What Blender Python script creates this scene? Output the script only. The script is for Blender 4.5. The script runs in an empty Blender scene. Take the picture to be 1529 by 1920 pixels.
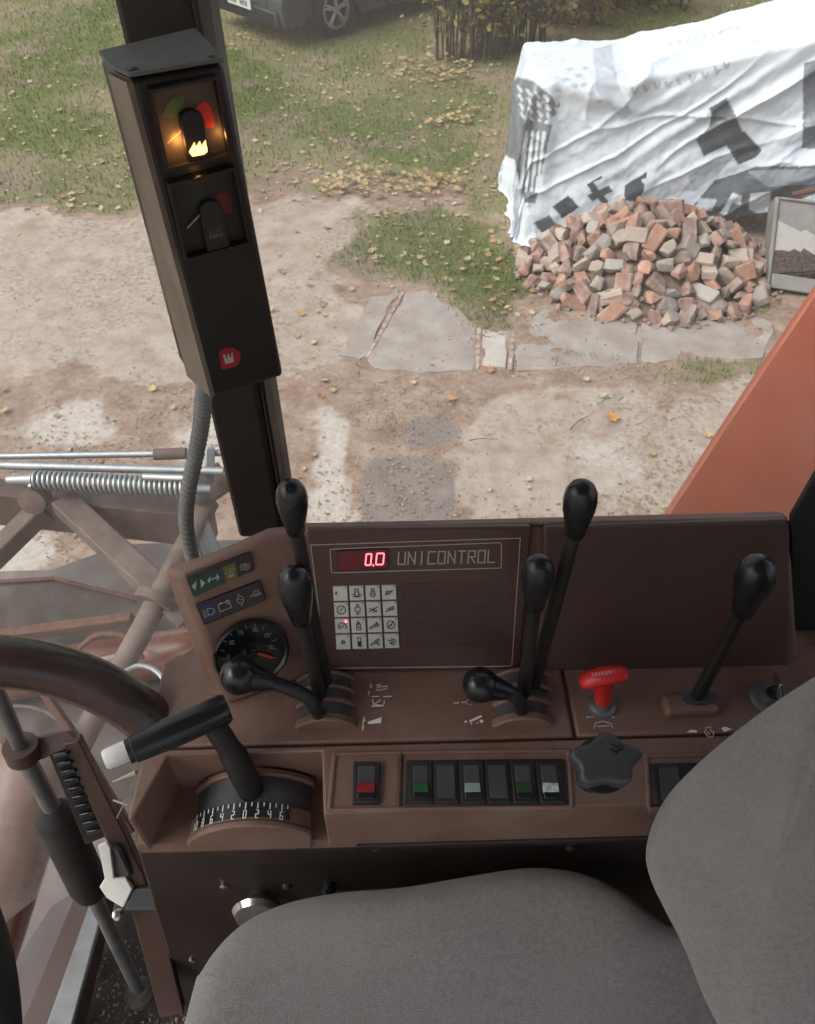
import bpy, bmesh, math, random
import numpy as np
from mathutils import Vector, Matrix, noise as mnoise
R = math.radians
random.seed(7); rng = np.random.default_rng(7)
scene = bpy.context.scene
col = scene.collection
# ------------------------------------------------------------------ camera, sky, sun, exposure
FPX, CX, CY, PITCH, CAMZ = 1500.0, 764.5, 960.0, 46.0, 3.3
cam_data = bpy.data.cameras.new('camera'); cam = bpy.data.objects.new('camera', cam_data); col.objects.link(cam)
cam.location = (0, 0, CAMZ); cam.rotation_euler = (R(90-PITCH), 0, 0)
cam_data.sensor_fit = 'VERTICAL'; cam_data.sensor_height = 24; cam_data.sensor_width = 24
cam_data.lens = 24*FPX/1920; cam_data.clip_start = 0.01; cam_data.clip_end = 2000
cam_data.dof.use_dof = True; cam_data.dof.focus_distance = .82; cam_data.dof.aperture_fstop = 15
scene.camera = cam
SUN_EL, SUN_AZ = 50, 250          # soft overcast light, a little stronger from the machine's front
w = bpy.data.worlds.new('World'); scene.world = w; w.use_nodes = True
wn = w.node_tree.nodes; bg = wn['Background']
sky = wn.new('ShaderNodeTexSky'); sky.sky_type = 'NISHITA'; sky.sun_disc = False
sky.sun_elevation = R(SUN_EL); sky.sun_rotation = R(SUN_AZ); sky.air_density = 1.0; sky.dust_density = 4.0; sky.ozone_density = 0.6
hsv = wn.new('ShaderNodeHueSaturation'); hsv.inputs['Saturation'].default_value = .35      # cloud cover: a whiter sky
w.node_tree.links.new(sky.outputs[0], hsv.inputs['Color']); w.node_tree.links.new(hsv.outputs[0], bg.inputs[0]); bg.inputs[1].default_value = 0.15
sun_d = bpy.data.lights.new('sun', 'SUN'); sun_d.energy = 1.2; sun_d.angle = R(40); sun_d.color = (1.0, .96, .9)
sun = bpy.data.objects.new('sun', sun_d); col.objects.link(sun); sun.location = (3, 6, 20)
sd = Vector((math.sin(R(SUN_AZ))*math.cos(R(SUN_EL)), math.cos(R(SUN_AZ))*math.cos(R(SUN_EL)), math.sin(R(SUN_EL))))
sun.rotation_euler = sd.to_track_quat('Z', 'Y').to_euler()
scene.view_settings.view_transform = 'Standard'; scene.view_settings.look = 'None'
scene.view_settings.exposure = 0.6; scene.view_settings.gamma = 1.0; scene.view_settings.use_curve_mapping = False
scene.render.engine = 'CYCLES'
scene.cycles.use_denoising = True; scene.cycles.max_bounces = 7; scene.cycles.adaptive_threshold = .03; scene.cycles.transparent_max_bounces = 16

# ------------------------------------------------------------------ measuring helpers (photo measurement -> place in the world)
cp, sp = math.cos(R(PITCH)), math.sin(R(PITCH))
CAM = np.array([0, 0, CAMZ])
def ray(px, py):
    a = (px-CX)/FPX; b = (CY-py)/FPX
    return np.array([a, cp+b*sp, -sp+b*cp])
def D(px, py, d): return CAM+ray(px, py)*d
def onz(px, py, z=0.0):
    r = ray(px, py); return CAM+r*((z-CAMZ)/r[2])
def ony(px, py, y):
    r = ray(px, py); return CAM+r*(y/r[1])
def onp(px, py, pl, lift=0.0):
    p, n = pl; r = ray(px, py)
    t = np.dot(p+n*lift-CAM, n)/np.dot(r, n); return CAM+r*t
def depth(p): return float(np.dot(np.array(p)-CAM, np.array([0, cp, -sp])))
def proj(P):
    Q = P-CAM; d = Q[:, 1]*cp-Q[:, 2]*sp; d = np.maximum(d, .01)
    return CX+FPX*Q[:, 0]/d, CY-FPX*(Q[:, 1]*sp+Q[:, 2]*cp)/d
def unit(v): v = np.array(v, float); return v/np.linalg.norm(v)
def inpoly(x, y, poly):
    poly = np.asarray(poly, float); c = np.zeros(np.shape(x), bool); j = len(poly)-1
    for i in range(len(poly)):
        xi, yi = poly[i]; xj, yj = poly[j]
        m = ((yi > y) != (yj > y)) & (x < (xj-xi)*(y-yi)/(yj-yi+1e-12)+xi); c ^= m; j = i
    return c

# ------------------------------------------------------------------ materials
def nodes_of(m):
    m.use_nodes = True; nt = m.node_tree; return nt, nt.nodes, nt.links, nt.nodes['Principled BSDF']
def mat(name, c, rough=.5, metal=0.0, var=.12, nscale=30.0, bump=0.0, bscale=200.0, dust=None, dust_amt=.35, dust_scale=6.0, spec=.5, emit=None, estr=0.0, sheen=0.0, objvar=0.0, coat=0.0):
    m = bpy.data.materials.new(name); nt, N, L, b = nodes_of(m)
    tc = N.new('ShaderNodeTexCoord')
    no = N.new('ShaderNodeTexNoise'); no.inputs['Scale'].default_value = nscale; no.inputs['Detail'].default_value = 6
    L.new(tc.outputs['Object'], no.inputs['Vector'])
    mp = N.new('ShaderNodeMapRange'); mp.inputs[3].default_value = 1-var; mp.inputs[4].default_value = 1+var
    mp.inputs[1].default_value = .3; mp.inputs[2].default_value = .7
    L.new(no.outputs[0], mp.inputs[0])
    mul = N.new('ShaderNodeVectorMath'); mul.operation = 'SCALE'; mul.inputs[0].default_value = c
    src = mp.outputs[0]
    if objvar:
        oi = N.new('ShaderNodeObjectInfo'); m2 = N.new('ShaderNodeMapRange'); m2.inputs[3].default_value = 1-objvar; m2.inputs[4].default_value = 1+objvar
        L.new(oi.outputs['Random'], m2.inputs[0]); mm = N.new('ShaderNodeMath'); mm.operation = 'MULTIPLY'
        L.new(src, mm.inputs[0]); L.new(m2.outputs[0], mm.inputs[1]); src = mm.outputs[0]
    L.new(src, mul.inputs['Scale'])
    out = mul.outputs[0]
    if dust is not None:
        n2 = N.new('ShaderNodeTexNoise'); n2.inputs['Scale'].default_value = dust_scale; n2.inputs['Detail'].default_value = 8; n2.inputs['Roughness'].default_value = .65
        L.new(tc.outputs['Object'], n2.inputs['Vector'])
        r2 = N.new('ShaderNodeMapRange'); r2.inputs[1].default_value = .42; r2.inputs[2].default_value = .72; r2.inputs[3].default_value = 0; r2.inputs[4].default_value = dust_amt
        L.new(n2.outputs[0], r2.inputs[0])
        mx = N.new('ShaderNodeMix'); mx.data_type = 'RGBA'; mx.inputs['B'].default_value = (*dust, 1)
        L.new(r2.outputs[0], mx.inputs['Factor']); L.new(out, mx.inputs['A']); out = mx.outputs['Result']
    L.new(out, b.inputs['Base Color'])
    b.inputs['Roughness'].default_value = rough; b.inputs['Metallic'].default_value = metal; b.inputs['Specular IOR Level'].default_value = spec
    if metal < .5 and emit is None:
        n4 = N.new('ShaderNodeTexNoise'); n4.inputs['Scale'].default_value = 11; n4.inputs['Detail'].default_value = 7; L.new(tc.outputs['Object'], n4.inputs['Vector'])
        r4 = N.new('ShaderNodeMapRange'); r4.inputs[1].default_value = .35; r4.inputs[2].default_value = .65; r4.inputs[3].default_value = max(.05, rough-.12); r4.inputs[4].default_value = min(1, rough+.14)
        L.new(n4.outputs[0], r4.inputs[0]); L.new(r4.outputs[0], b.inputs['Roughness'])
    if coat: b.inputs['Coat Weight'].default_value = coat
    if sheen: b.inputs['Sheen Weight'].default_value = sheen; b.inputs['Sheen Roughness'].default_value = .4
    if bump:
        n3 = N.new('ShaderNodeTexNoise'); n3.inputs['Scale'].default_value = bscale; n3.inputs['Detail'].default_value = 4
        L.new(tc.outputs['Object'], n3.inputs['Vector'])
        bp = N.new('ShaderNodeBump'); bp.inputs['Strength'].default_value = bump; bp.inputs['Distance'].default_value = .002
        L.new(n3.outputs[0], bp.inputs['Height']); L.new(bp.outputs[0], b.inputs['Normal'])
    if emit is not None:
        b.inputs['Emission Color'].default_value = (*emit, 1); b.inputs['Emission Strength'].default_value = estr
    return m
M = {}
M['brown'] = mat('brown_plastic', (.172, .096, .072), .48, var=.16, nscale=9, bump=.3, bscale=900, dust=(.25, .185, .155), dust_amt=.42, dust_scale=16)
M['brown_dark'] = mat('dark_brown_plastic', (.066, .035, .027), .46, var=.08, nscale=14, bump=.2, bscale=900, dust=(.13, .1, .09), dust_amt=.2)
M['panel_film'] = mat('display_film', (.072, .042, .034), .42, var=.04, nscale=20, bump=.06, bscale=1500)
M['brown_shaded'] = mat('shaded_brown_panel', (.022, .013, .011), .55, var=.12, nscale=14, bump=.2, bscale=900, dust=(.06, .045, .04), dust_amt=.3)  # dark brown, deepened further to include the shade under the ledge overhang
M['line'] = mat('pale_line_print', (.40, .35, .32), .6, var=.1)
M['white_print'] = mat('white_print', (.72, .7, .68), .6, var=.1)
M['black'] = mat('black_plastic', (.011, .012, .015), .27, var=.2, bump=.05, bscale=600)
M['black_matt'] = mat('matt_black', (.014, .013, .013), .65, var=.2, dust=(.08, .07, .06), dust_amt=.2)
M['rod_black'] = mat('black_rod_coating', (.012, .011, .011), .5, var=.2, dust=(.06, .05, .045), dust_amt=.25, dust_scale=40)
M['slate'] = mat('slate_grey_plastic', (.045, .047, .056), .5, var=.1, dust=(.12, .11, .11), dust_amt=.25, dust_scale=20)
M['dark_plate'] = mat('slot_plate', (.05, .052, .062), .45, var=.12, dust=(.14, .13, .13), dust_amt=.3, dust_scale=25)
M['red_plastic'] = mat('red_plastic', (.55, .022, .022), .4, var=.08)
M['red_emblem'] = mat('red_emblem', (.32, .015, .03), .5)
M['pillar'] = mat('black_brown_pillar', (.022, .018, .016), .5, var=.1, bump=.1, bscale=500)
M['box_dark'] = mat('monitor_housing', (.014, .011, .010), .5, var=.1, bump=.1, bscale=800)
M['box_top'] = mat('dusty_housing', (.13, .135, .125), .8, var=.15, nscale=80, bump=.2, bscale=700)
M['box_lit_side'] = mat('housing_lit_side', (.17, .145, .115), .42, var=.1, dust=(.16, .13, .1), dust_amt=.3)  # left face of the box: light falling on it is put into the colour
M['conduit'] = mat('grey_conduit', (.17, .175, .165), .55, var=.1, dust=(.25, .22, .19), dust_amt=.3, dust_scale=30)
M['fabric'] = mat('grey_velour', (.225, .217, .213), .95, var=.16, nscale=260, bump=.7, bscale=1300, dust=(.30, .29, .285), dust_amt=.6, dust_scale=5, spec=.08, sheen=.35)
M['orange_paint'] = mat('faded_orange_paint', (.40, .105, .055), .5, var=.1, nscale=4, dust=(.42, .15, .095), dust_amt=.6, dust_scale=3)
M['dusty_metal'] = mat('dusty_brown_steel', (.11, .072, .056), .75, var=.25, nscale=10, dust=(.24, .19, .165), dust_amt=.75, dust_scale=5, bump=.3, bscale=120)
M['dusty_dark'] = mat('dusty_dark_sheet', (.040, .027, .022), .7, var=.3, nscale=8, dust=(.10, .075, .062), dust_amt=.6, dust_scale=4, bump=.2, bscale=100)
M['zinc'] = mat('zinc_steel', (.33, .36, .38), .5, metal=.75, var=.12, nscale=60, dust=(.4, .37, .34), dust_amt=.35, dust_scale=30)
M['chrome'] = mat('chrome', (.62, .62, .6), .22, metal=1.0, var=.08)
M['steel_dull'] = mat('dull_steel', (.20, .21, .22), .5, metal=.7, var=.2, dust=(.16, .14, .12), dust_amt=.6, dust_scale=14)
M['drum'] = mat('worn_red_brown_paint', (.14, .05, .034), .24, var=.25, nscale=8, dust=(.19, .135, .115), dust_amt=.8, dust_scale=5, coat=.3)
M['lilac_sheet'] = mat('dusty_lilac_sheet', (.11, .088, .082), .5, var=.14, nscale=6, dust=(.20, .175, .165), dust_amt=.6, dust_scale=4)
M['white_plastic'] = mat('white_plastic', (.72, .72, .68), .5, var=.08, dust=(.45, .43, .4), dust_amt=.5, dust_scale=60)
M['floor'] = mat('dirty_floor_mat', (.045, .036, .03), .9, var=.4, nscale=25, dust=(.13, .1, .08), dust_amt=.8, dust_scale=18, bump=.6, bscale=120)
M['cab_inner'] = mat('cab_lining', (.22, .19, .17), .8, var=.1)
M['key_pad'] = mat('keypad_grey', (.55, .56, .51), .55, var=.06, nscale=80)
M['key_dark'] = mat('keypad_symbol', (.03, .03, .032), .6)
M['led_window'] = mat('red_filter', (.05, .004, .008), .2, emit=(.5, .02, .05), estr=.045)
M['led_sheen'] = mat('red_filter_sheen', (.16, .05, .065), .25, emit=(.6, .08, .12), estr=.10)
M['led'] = mat('led_red', (.8, .1, .1), .4, emit=(1.0, .14, .18), estr=2.2)
M['ind_green'] = mat('indicator_green', (.012, .055, .042), .4)
M['ind_yellow'] = mat('indicator_yellow', (.13, .115, .02), .4)
M['ind_plum'] = mat('indicator_plum', (.030, .020, .026), .4)
M['ind_blue'] = mat('indicator_blue', (.022, .028, .07), .4)
M['ind_mark'] = mat('indicator_mark', (.36, .34, .33), .6)
M['ind_mark_green'] = mat('indicator_mark_pale_green', (.36, .46, .40), .6)
M['gauge_face'] = mat('gauge_face', (.010, .012, .014), .3)
M['gauge_mark'] = mat('gauge_mark', (.24, .25, .25), .6)
M['needle'] = mat('gauge_needle', (.62, .05, .03), .45)
M['sw_red'] = mat('switch_red', (.26, .015, .02), .35)
M['sw_green'] = mat('switch_green', (.02, .12, .035), .3)
M['sw_green_dim'] = mat('switch_dim_green', (.02, .075, .03), .35)
M['sw_pale'] = mat('switch_pale', (.28, .35, .35), .4)
M['sw_white'] = mat('switch_worn_white', (.55, .62, .63), .35, var=.5, nscale=220)
M['dial_plate'] = mat('dial_card', (.075, .055, .042), .5)
M['dial_red'] = mat('dial_red_zone', (.6, .02, .02), .45)
M['dial_red_off'] = mat('dial_red_zone_unlit', (.13, .012, .014), .45)
M['dial_green_off'] = mat('dial_green_zone_unlit', (.018, .03, .010), .45)
M['dial_card_off'] = mat('dial_card_unlit', (.022, .016, .013), .5)  # lower dial: its unlit darkness is painted into these copies of the dial colours
M['dial_green'] = mat('dial_green_zone', (.07, .12, .03), .45)
M['lamp_icon'] = mat('lit_symbol', (1, .6, .25), .4, emit=(1, .55, .17), estr=2.0)
M['icon_dim'] = mat('unlit_symbol', (.09, .09, .085), .5)
M['tyre'] = mat('tyre_rubber', (.02, .02, .02), .8)
M['alloy'] = mat('alloy_rim', (.42, .43, .43), .35, metal=.7)
M['car_paint'] = mat('slate_car_paint', (.035, .05, .055), .3, coat=.5, var=.05, dust=(.09, .09, .08), dust_amt=.3, dust_scale=2)
M['car_black'] = mat('car_trim', (.014, .015, .016), .6)
M['car_glass'] = mat('car_glass', (.02, .03, .035), .08)
M['plate_white'] = mat('plate_white', (.6, .6, .58), .5)
M['concrete'] = mat('old_concrete', (.35, .315, .285), .9, var=.18, nscale=5, dust=(.26, .205, .165), dust_amt=.95, dust_scale=3, bump=.6, bscale=60)
M['concrete_pale'] = mat('pale_concrete', (.47, .43, .385), .9, var=.14, nscale=6, dust=(.37, .30, .245), dust_amt=.8, dust_scale=4, bump=.5, bscale=60)
M['concrete_dark'] = mat('dark_slab', (.235, .205, .19), .9, var=.14, nscale=6, dust=(.30, .26, .23), dust_amt=.5, dust_scale=4, bump=.5, bscale=80)
M['brick_edge'] = mat('edging_brick', (.36, .28, .24), .9, var=.2, nscale=20, dust=(.5, .45, .4), dust_amt=.6, objvar=.2)
M['brick_a'] = mat('brick_red', (.29, .165, .13), .9, var=.25, nscale=14, dust=(.42, .34, .295), dust_amt=1.0, dust_scale=9, objvar=.25, bump=.7, bscale=70)
M['brick_b'] = mat('brick_brown', (.24, .165, .135), .9, var=.25, nscale=14, dust=(.39, .32, .28), dust_amt=1.0, dust_scale=9, objvar=.25, bump=.7, bscale=70)
M['brick_c'] = mat('brick_mortared', (.40, .34, .285), .95, var=.25, nscale=12, dust=(.27, .165, .12), dust_amt=.8, dust_scale=7, objvar=.2, bump=.8, bscale=60)
M['brick_d'] = mat('stone_grey', (.33, .305, .27), .95, var=.2, nscale=12, dust=(.26, .21, .17), dust_amt=.6, dust_scale=7, objvar=.25, bump=.6, bscale=60)
M['brick_e'] = mat('brick_orange', (.37, .20, .14), .9, var=.18, nscale=14, dust=(.45, .36, .30), dust_amt=.55, dust_scale=9, objvar=.2, bump=.6, bscale=70)
M['rubble'] = mat('rubble_fill', (.17, .115, .09), 1, var=.4, nscale=25, dust=(.28, .23, .19), dust_amt=.8, dust_scale=12, bump=1, bscale=60)
M['trough'] = mat('cement_grey', (.21, .20, .19), .9, var=.15, nscale=10, dust=(.25, .235, .22), dust_amt=.6, dust_scale=7, bump=.5, bscale=80)
M['plaster'] = mat('white_plaster', (.40, .385, .36), .9, var=.25, nscale=12, dust=(.27, .25, .23), dust_amt=.9, dust_scale=12, bump=.7, bscale=60)
M['soil'] = mat('dark_soil', (.055, .042, .034), 1, var=.5, nscale=60, dust=(.16, .13, .11), dust_amt=.5, dust_scale=40, bump=1, bscale=90)
M['rust'] = mat('rusty_iron', (.13, .06, .04), .9, var=.3, nscale=60)
M['bark'] = mat('dark_bark', (.035, .03, .024), .9, var=.3, nscale=20)
def leaf_mat(name, cols, rough=.7):
    m = bpy.data.materials.new(name); nt, N, L, b = nodes_of(m)
    g = N.new('ShaderNodeNewGeometry'); cr = N.new('ShaderNodeValToRGB'); el = cr.color_ramp.elements
    el[0].color = (*cols[0], 1); el[1].color = (*cols[-1], 1)
    for i, c in enumerate(cols[1:-1]):
        e = el.new((i+1)/(len(cols)-1)); e.color = (*c, 1)
    L.new(g.outputs['Random Per Island'], cr.inputs[0]); L.new(cr.outputs[0], b.inputs['Base Color']); b.inputs['Roughness'].default_value = rough
    b.inputs['Specular IOR Level'].default_value = .2
    return m
M['leaves'] = leaf_mat('fallen_leaf', [(.40, .30, .14), (.46, .36, .20), (.36, .20, .10), (.50, .44, .30), (.42, .38, .16), (.30, .19, .11)])
M['leaves_orange'] = leaf_mat('orange_leaf', [(.36, .22, .10), (.46, .34, .16), (.30, .17, .09), (.50, .41, .24), (.40, .30, .12)])
M['grass'] = leaf_mat('grass_blade', [(.10, .122, .036), (.13, .15, .048), (.18, .18, .075), (.11, .135, .042), (.22, .20, .105)])
M['crumbs'] = leaf_mat('litter_crumb', [(.22, .15, .10), (.30, .21, .14), (.42, .35, .27), (.18, .12, .085), (.36, .27, .18)])
M['foliage'] = leaf_mat('shrub_leaf', [(.06, .085, .022), (.12, .13, .035), (.22, .19, .045), (.30, .23, .07), (.09, .11, .035)])
M['foliage_brown'] = leaf_mat('autumn_leaf', [(.20, .13, .05), (.28, .17, .06), (.16, .14, .05), (.24, .2, .08)])
M['straw'] = mat('straw', (.34, .29, .22), .8, var=.2)
def glass_mat():
    m = bpy.data.materials.new('dusty_window_glass'); m.use_nodes = True; nt = m.node_tree; N = nt.nodes; L = nt.links
    for n in list(N): N.remove(n)
    o = N.new('ShaderNodeOutputMaterial'); tr = N.new('ShaderNodeBsdfTransparent'); gl = N.new('ShaderNodeBsdfGlossy'); df = N.new('ShaderNodeAddShader'); d1 = N.new('ShaderNodeBsdfDiffuse'); d2 = N.new('ShaderNodeBsdfTranslucent'); d1.inputs['Color'].default_value = (.30, .29, .27, 1); d2.inputs['Color'].default_value = (.42, .41, .38, 1); L.new(d1.outputs[0], df.inputs[0]); L.new(d2.outputs[0], df.inputs[1])
    gl.inputs['Roughness'].default_value = .04; tr.inputs['Color'].default_value = (.96, .975, .965, 1)
    lw = N.new('ShaderNodeLayerWeight'); lw.inputs['Blend'].default_value = .5; p5 = N.new('ShaderNodeMath'); p5.operation = 'POWER'; p5.inputs[1].default_value = 5; L.new(lw.outputs['Facing'], p5.inputs[0]); fr = N.new('ShaderNodeMath'); fr.operation = 'MULTIPLY_ADD'; fr.inputs[1].default_value = .85; fr.inputs[2].default_value = .05; L.new(p5.outputs[0], fr.inputs[0])
    m1 = N.new('ShaderNodeMixShader'); m2 = N.new('ShaderNodeMixShader')
    L.new(fr.outputs[0], m1.inputs[0]); L.new(tr.outputs[0], m1.inputs[1]); L.new(gl.outputs[0], m1.inputs[2])
    tc = N.new('ShaderNodeTexCoord'); no = N.new('ShaderNodeTexNoise'); no.inputs['Scale'].default_value = 5; no.inputs['Detail'].default_value = 8
    L.new(tc.outputs['Object'], no.inputs['Vector'])
    mr = N.new('ShaderNodeMapRange'); mr.inputs[1].default_value = .3; mr.inputs[2].default_value = .75; mr.inputs[3].default_value = .06; mr.inputs[4].default_value = .21
    L.new(no.outputs[0], mr.inputs[0]); L.new(mr.outputs[0], m2.inputs[0]); L.new(m1.outputs[0], m2.inputs[1]); L.new(df.outputs[0], m2.inputs[2])
    L.new(m2.outputs[0], o.inputs[0]); return m
M['glass'] = glass_mat()

# ------------------------------------------------------------------ object helpers
def tag(o, label=None, cat=None, group=None, kind=None):
    if label: o['label'] = label
    if cat: o['category'] = cat
    if group: o['group'] = group
    if kind: o['kind'] = kind
    return o
def thing(name, loc, label=None, cat=None, group=None, kind=None):
    o = bpy.data.objects.new(name, None); col.objects.link(o); o.location = Vector(loc); o.empty_display_size = .05
    return tag(o, label, cat, group, kind)
def wloc(o):
    v = Vector((0, 0, 0))
    while o is not None: v = v+o.location; o = o.parent
    return v
class MB:
    def __init__(s): s.v = []; s.f = []
    def add(s, v, f):
        k = len(s.v); s.v += [tuple(map(float, p)) for p in v]; s.f += [tuple(i+k for i in q) for q in f]; return s
    def prism(s, A, B):
        n = len(A); s.add(list(A)+list(B), [tuple(range(n)), tuple(range(2*n-1, n-1, -1))]+[(i, n+i, n+(i+1) % n, (i+1) % n) for i in range(n)]); return s
    def box(s, lo, hi):
        x0, y0, z0 = lo; x1, y1, z1 = hi
        return s.prism([(x0, y0, z1), (x1, y0, z1), (x1, y1, z1), (x0, y1, z1)], [(x0, y0, z0), (x1, y0, z0), (x1, y1, z0), (x0, y1, z0)])
    def tube(s, path, rad, n=14, cap=True):
        P = [Vector(p) for p in path]; rads = rad if hasattr(rad, '__len__') else [rad]*len(P)
        v = []; up = None
        for i, p in enumerate(P):
            t = (P[min(i+1, len(P)-1)]-P[max(i-1, 0)]).normalized()
            if up is None:
                up = Vector((0, 0, 1)) if abs(t.z) < .9 else Vector((1, 0, 0))
            a = t.cross(up)
            if a.length < 1e-6: a = t.orthogonal()
            a.normalize(); b = a.cross(t).normalized(); up = b
            for k in range(n):
                q = 2*math.pi*k/n; v.append(p+a*(math.cos(q)*rads[i])+b*(math.sin(q)*rads[i]))
        f = [(i*n+k, i*n+(k+1) % n, (i+1)*n+(k+1) % n, (i+1)*n+k) for i in range(len(P)-1) for k in range(n)]
        if cap: f += [tuple(range(n-1, -1, -1)), tuple((len(P)-1)*n+k for k in range(n))]
        return s.add(v, f)
    def lathe(s, p0, axis, prof, n=24, cap=True):     # prof: (distance along axis, radius)
        a = Vector(axis).normalized(); b = a.orthogonal().normalized(); c = a.cross(b); v = []
        for t, r in prof:
            for k in range(n): q = 2*math.pi*k/n; v.append(Vector(p0)+a*t+b*(math.cos(q)*r)+c*(math.sin(q)*r))
        m_ = len(prof); f = [(i*n+k, i*n+(k+1) % n, (i+1)*n+(k+1) % n, (i+1)*n+k) for i in range(m_-1) for k in range(n)]
        if cap: f += [tuple(range(n-1, -1, -1)), tuple((m_-1)*n+k for k in range(n))]
        return s.add(v, f)
    def build(s, name, m, parent=None, smooth=False, bevel=0.0, seg=2, angle=40):
        me = bpy.data.meshes.new(name); V = np.array(s.v, float)
        if parent is not None: off = np.array(wloc(parent))
        else:
            off = np.array([(V[:, 0].min()+V[:, 0].max())/2, (V[:, 1].min()+V[:, 1].max())/2, V[:, 2].min()])
        me.from_pydata((V-off).tolist(), [], s.f); me.update()
        bm = bmesh.new(); bm.from_mesh(me); bmesh.ops.recalc_face_normals(bm, faces=bm.faces); bm.to_mesh(me); bm.free()
        mm = M[m] if isinstance(m, str) else m
        me.materials.append(mm)
        o = bpy.data.objects.new(name, me); col.objects.link(o)
        if parent is not None: o.parent = parent
        else: o.location = Vector(off)
        if bevel:
            bv = o.modifiers.new('bevel', 'BEVEL'); bv.width = bevel; bv.segments = seg; bv.limit_method = 'ANGLE'; bv.angle_limit = R(35)
            smooth = True
        if smooth:
            me.polygons.foreach_set('use_smooth', [True]*len(me.polygons))
            try: me.set_sharp_from_angle(angle=R(angle))
            except Exception: pass
        return o
def catmull(pts, n=8):
    P = [np.array(p, float) for p in pts]; P = [2*P[0]-P[1]]+P+[2*P[-1]-P[-2]]; out = []
    for i in range(1, len(P)-2):
        for k in range(n):
            t = k/n; a, b, c, d = P[i-1:i+3]
            out.append(.5*((2*b)+(c-a)*t+(2*a-5*b+4*c-d)*t*t+(3*b-a-3*c+d)*t**3))
    out.append(P[-2]); return out
def closed(pts, n=6):
    P = [np.array(p, float) for p in pts]; out = []; m = len(P)
    for i in range(m):
        a, b, c, d = P[i-1], P[i], P[(i+1) % m], P[(i+2) % m]
        for k in range(n):
            t = k/n; out.append(.5*((2*b)+(c-a)*t+(2*a-5*b+4*c-d)*t*t+(3*b-a-3*c+d)*t**3))
    return out
def slab(name, poly, pl, m, parent=None, lift=0.0, thick=.01, bevel=0.0, seg=2, **k):
    n = pl[1]; A = [onp(x, y, pl, lift) for x, y in poly]; B = [a-n*thick for a in A]
    return MB().prism(A, B).build(name, m, parent, bevel=bevel, seg=seg, **k)
def strokes(name, lines, pl, wpx, m, parent=None, lift=.0008):
    mb = MB()
    for ln in lines:
        for (x0, y0), (x1, y1) in zip(ln[:-1], ln[1:]):
            dx, dy = x1-x0, y1-y0; l = math.hypot(dx, dy) or 1; ux, uy = dx/l*wpx/2, dy/l*wpx/2
            q = [(x0-ux-uy, y0-uy+ux), (x1+ux-uy, y1+uy+ux), (x1+ux+uy, y1+uy-ux), (x0-ux+uy, y0-uy-ux)]
            mb.add([onp(x, y, pl, lift) for x, y in q], [(0, 1, 2, 3)])
    return mb.build(name, m, parent)
def flats(name, polys, pl, m, parent=None, lift=.0008):
    mb = MB()
    for p in polys: mb.add([onp(x, y, pl, lift) for x, y in p], [tuple(range(len(p)))])
    return mb.build(name, m, parent)
def circ(cx, cy, rx, ry=None, n=24, a0=0, a1=360):
    ry = ry or rx; k = n if a1-a0 >= 360 else n+1
    return [(cx+rx*math.cos(R(a0+(a1-a0)*i/n)), cy+ry*math.sin(R(a0+(a1-a0)*i/n))) for i in range(k)]
def roundpoly(P, r, n=4):
    out = []; P = [np.array(p, float) for p in P]; m = len(P)
    for i in range(m):
        a, b, c = P[i-1], P[i], P[(i+1) % m]; u = unit(a-b); v = unit(c-b)
        for k in range(n+1):
            t = k/n; out.append(tuple((b+u*r)*(1-t)**2+2*b*t*(1-t)+(b+v*r)*t*t))
    return out

# ================================================================== THE YARD
def fbm(x, y, sc, oct=4, seed=0):
    out = np.zeros(np.shape(x)); amp = 1; tot = 0
    rs = np.random.default_rng(seed+100)
    for o in range(oct):
        tab = rs.random((64, 64)); u = x*sc; v = y*sc; i = np.floor(u).astype(int); j = np.floor(v).astype(int); fu = u-i; fv = v-j
        fu = fu*fu*(3-2*fu); fv = fv*fv*(3-2*fv); i0, j0, i1, j1 = i % 64, j % 64, (i+1) % 64, (j+1) % 64
        out += amp*((tab[i0, j0]*(1-fu)+tab[i1, j0]*fu)*(1-fv)+(tab[i0, j1]*(1-fu)+tab[i1, j1]*fu)*fv); tot += amp; amp *= .5; sc *= 2.03
    return out/tot
def gpoly(pix): return [tuple(onz(x, y, 0)[:2]) for x, y in pix]
GRASS = [  # (outline measured in the photo and laid on the ground, amount)
    ([(-900, 385), (120, 392), (250, 385), (470, 365), (560, 378), (650, 345), (880, 350), (960, 420), (1100, 450), (2400, 300), (2400, -340), (-900, -340)], .62),
    ([(-900, 290), (120, 300), (215, 240), (230, -100), (-900, -100)], .78),
    ([(360, 60), (480, 100), (620, 170), (560, 250), (470, 260), (350, 120)], .8),
    ([(590, 290), (690, 300), (870, 340), (920, 260), (940, 180), (880, 130), (700, 160), (560, 200)], .8),
    ([(690, 400), (800, 375), (920, 385), (960, 440), (1000, 480), (1022, 550), (970, 612), (890, 600), (850, 575), (790, 545), (690, 520), (640, 460)], .85),
    ([(620, 560), (690, 540), (650, 610), (640, 640)], .45), ([(635, 675), (690, 680), (690, 712), (640, 710)], .8),
    ([(960, 692), (1200, 685), (1240, 675), (1390, 672), (1385, 705), (1290, 715), (1230, 705), (1080, 702)], .75),
    ([(1420, 580), (1500, 560), (1470, 640), (1440, 625)], .8), ([(1350, 560), (1450, 548), (1440, 590)], .5)]
GRASS = [(gpoly(p), a) for p, a in GRASS]
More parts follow.
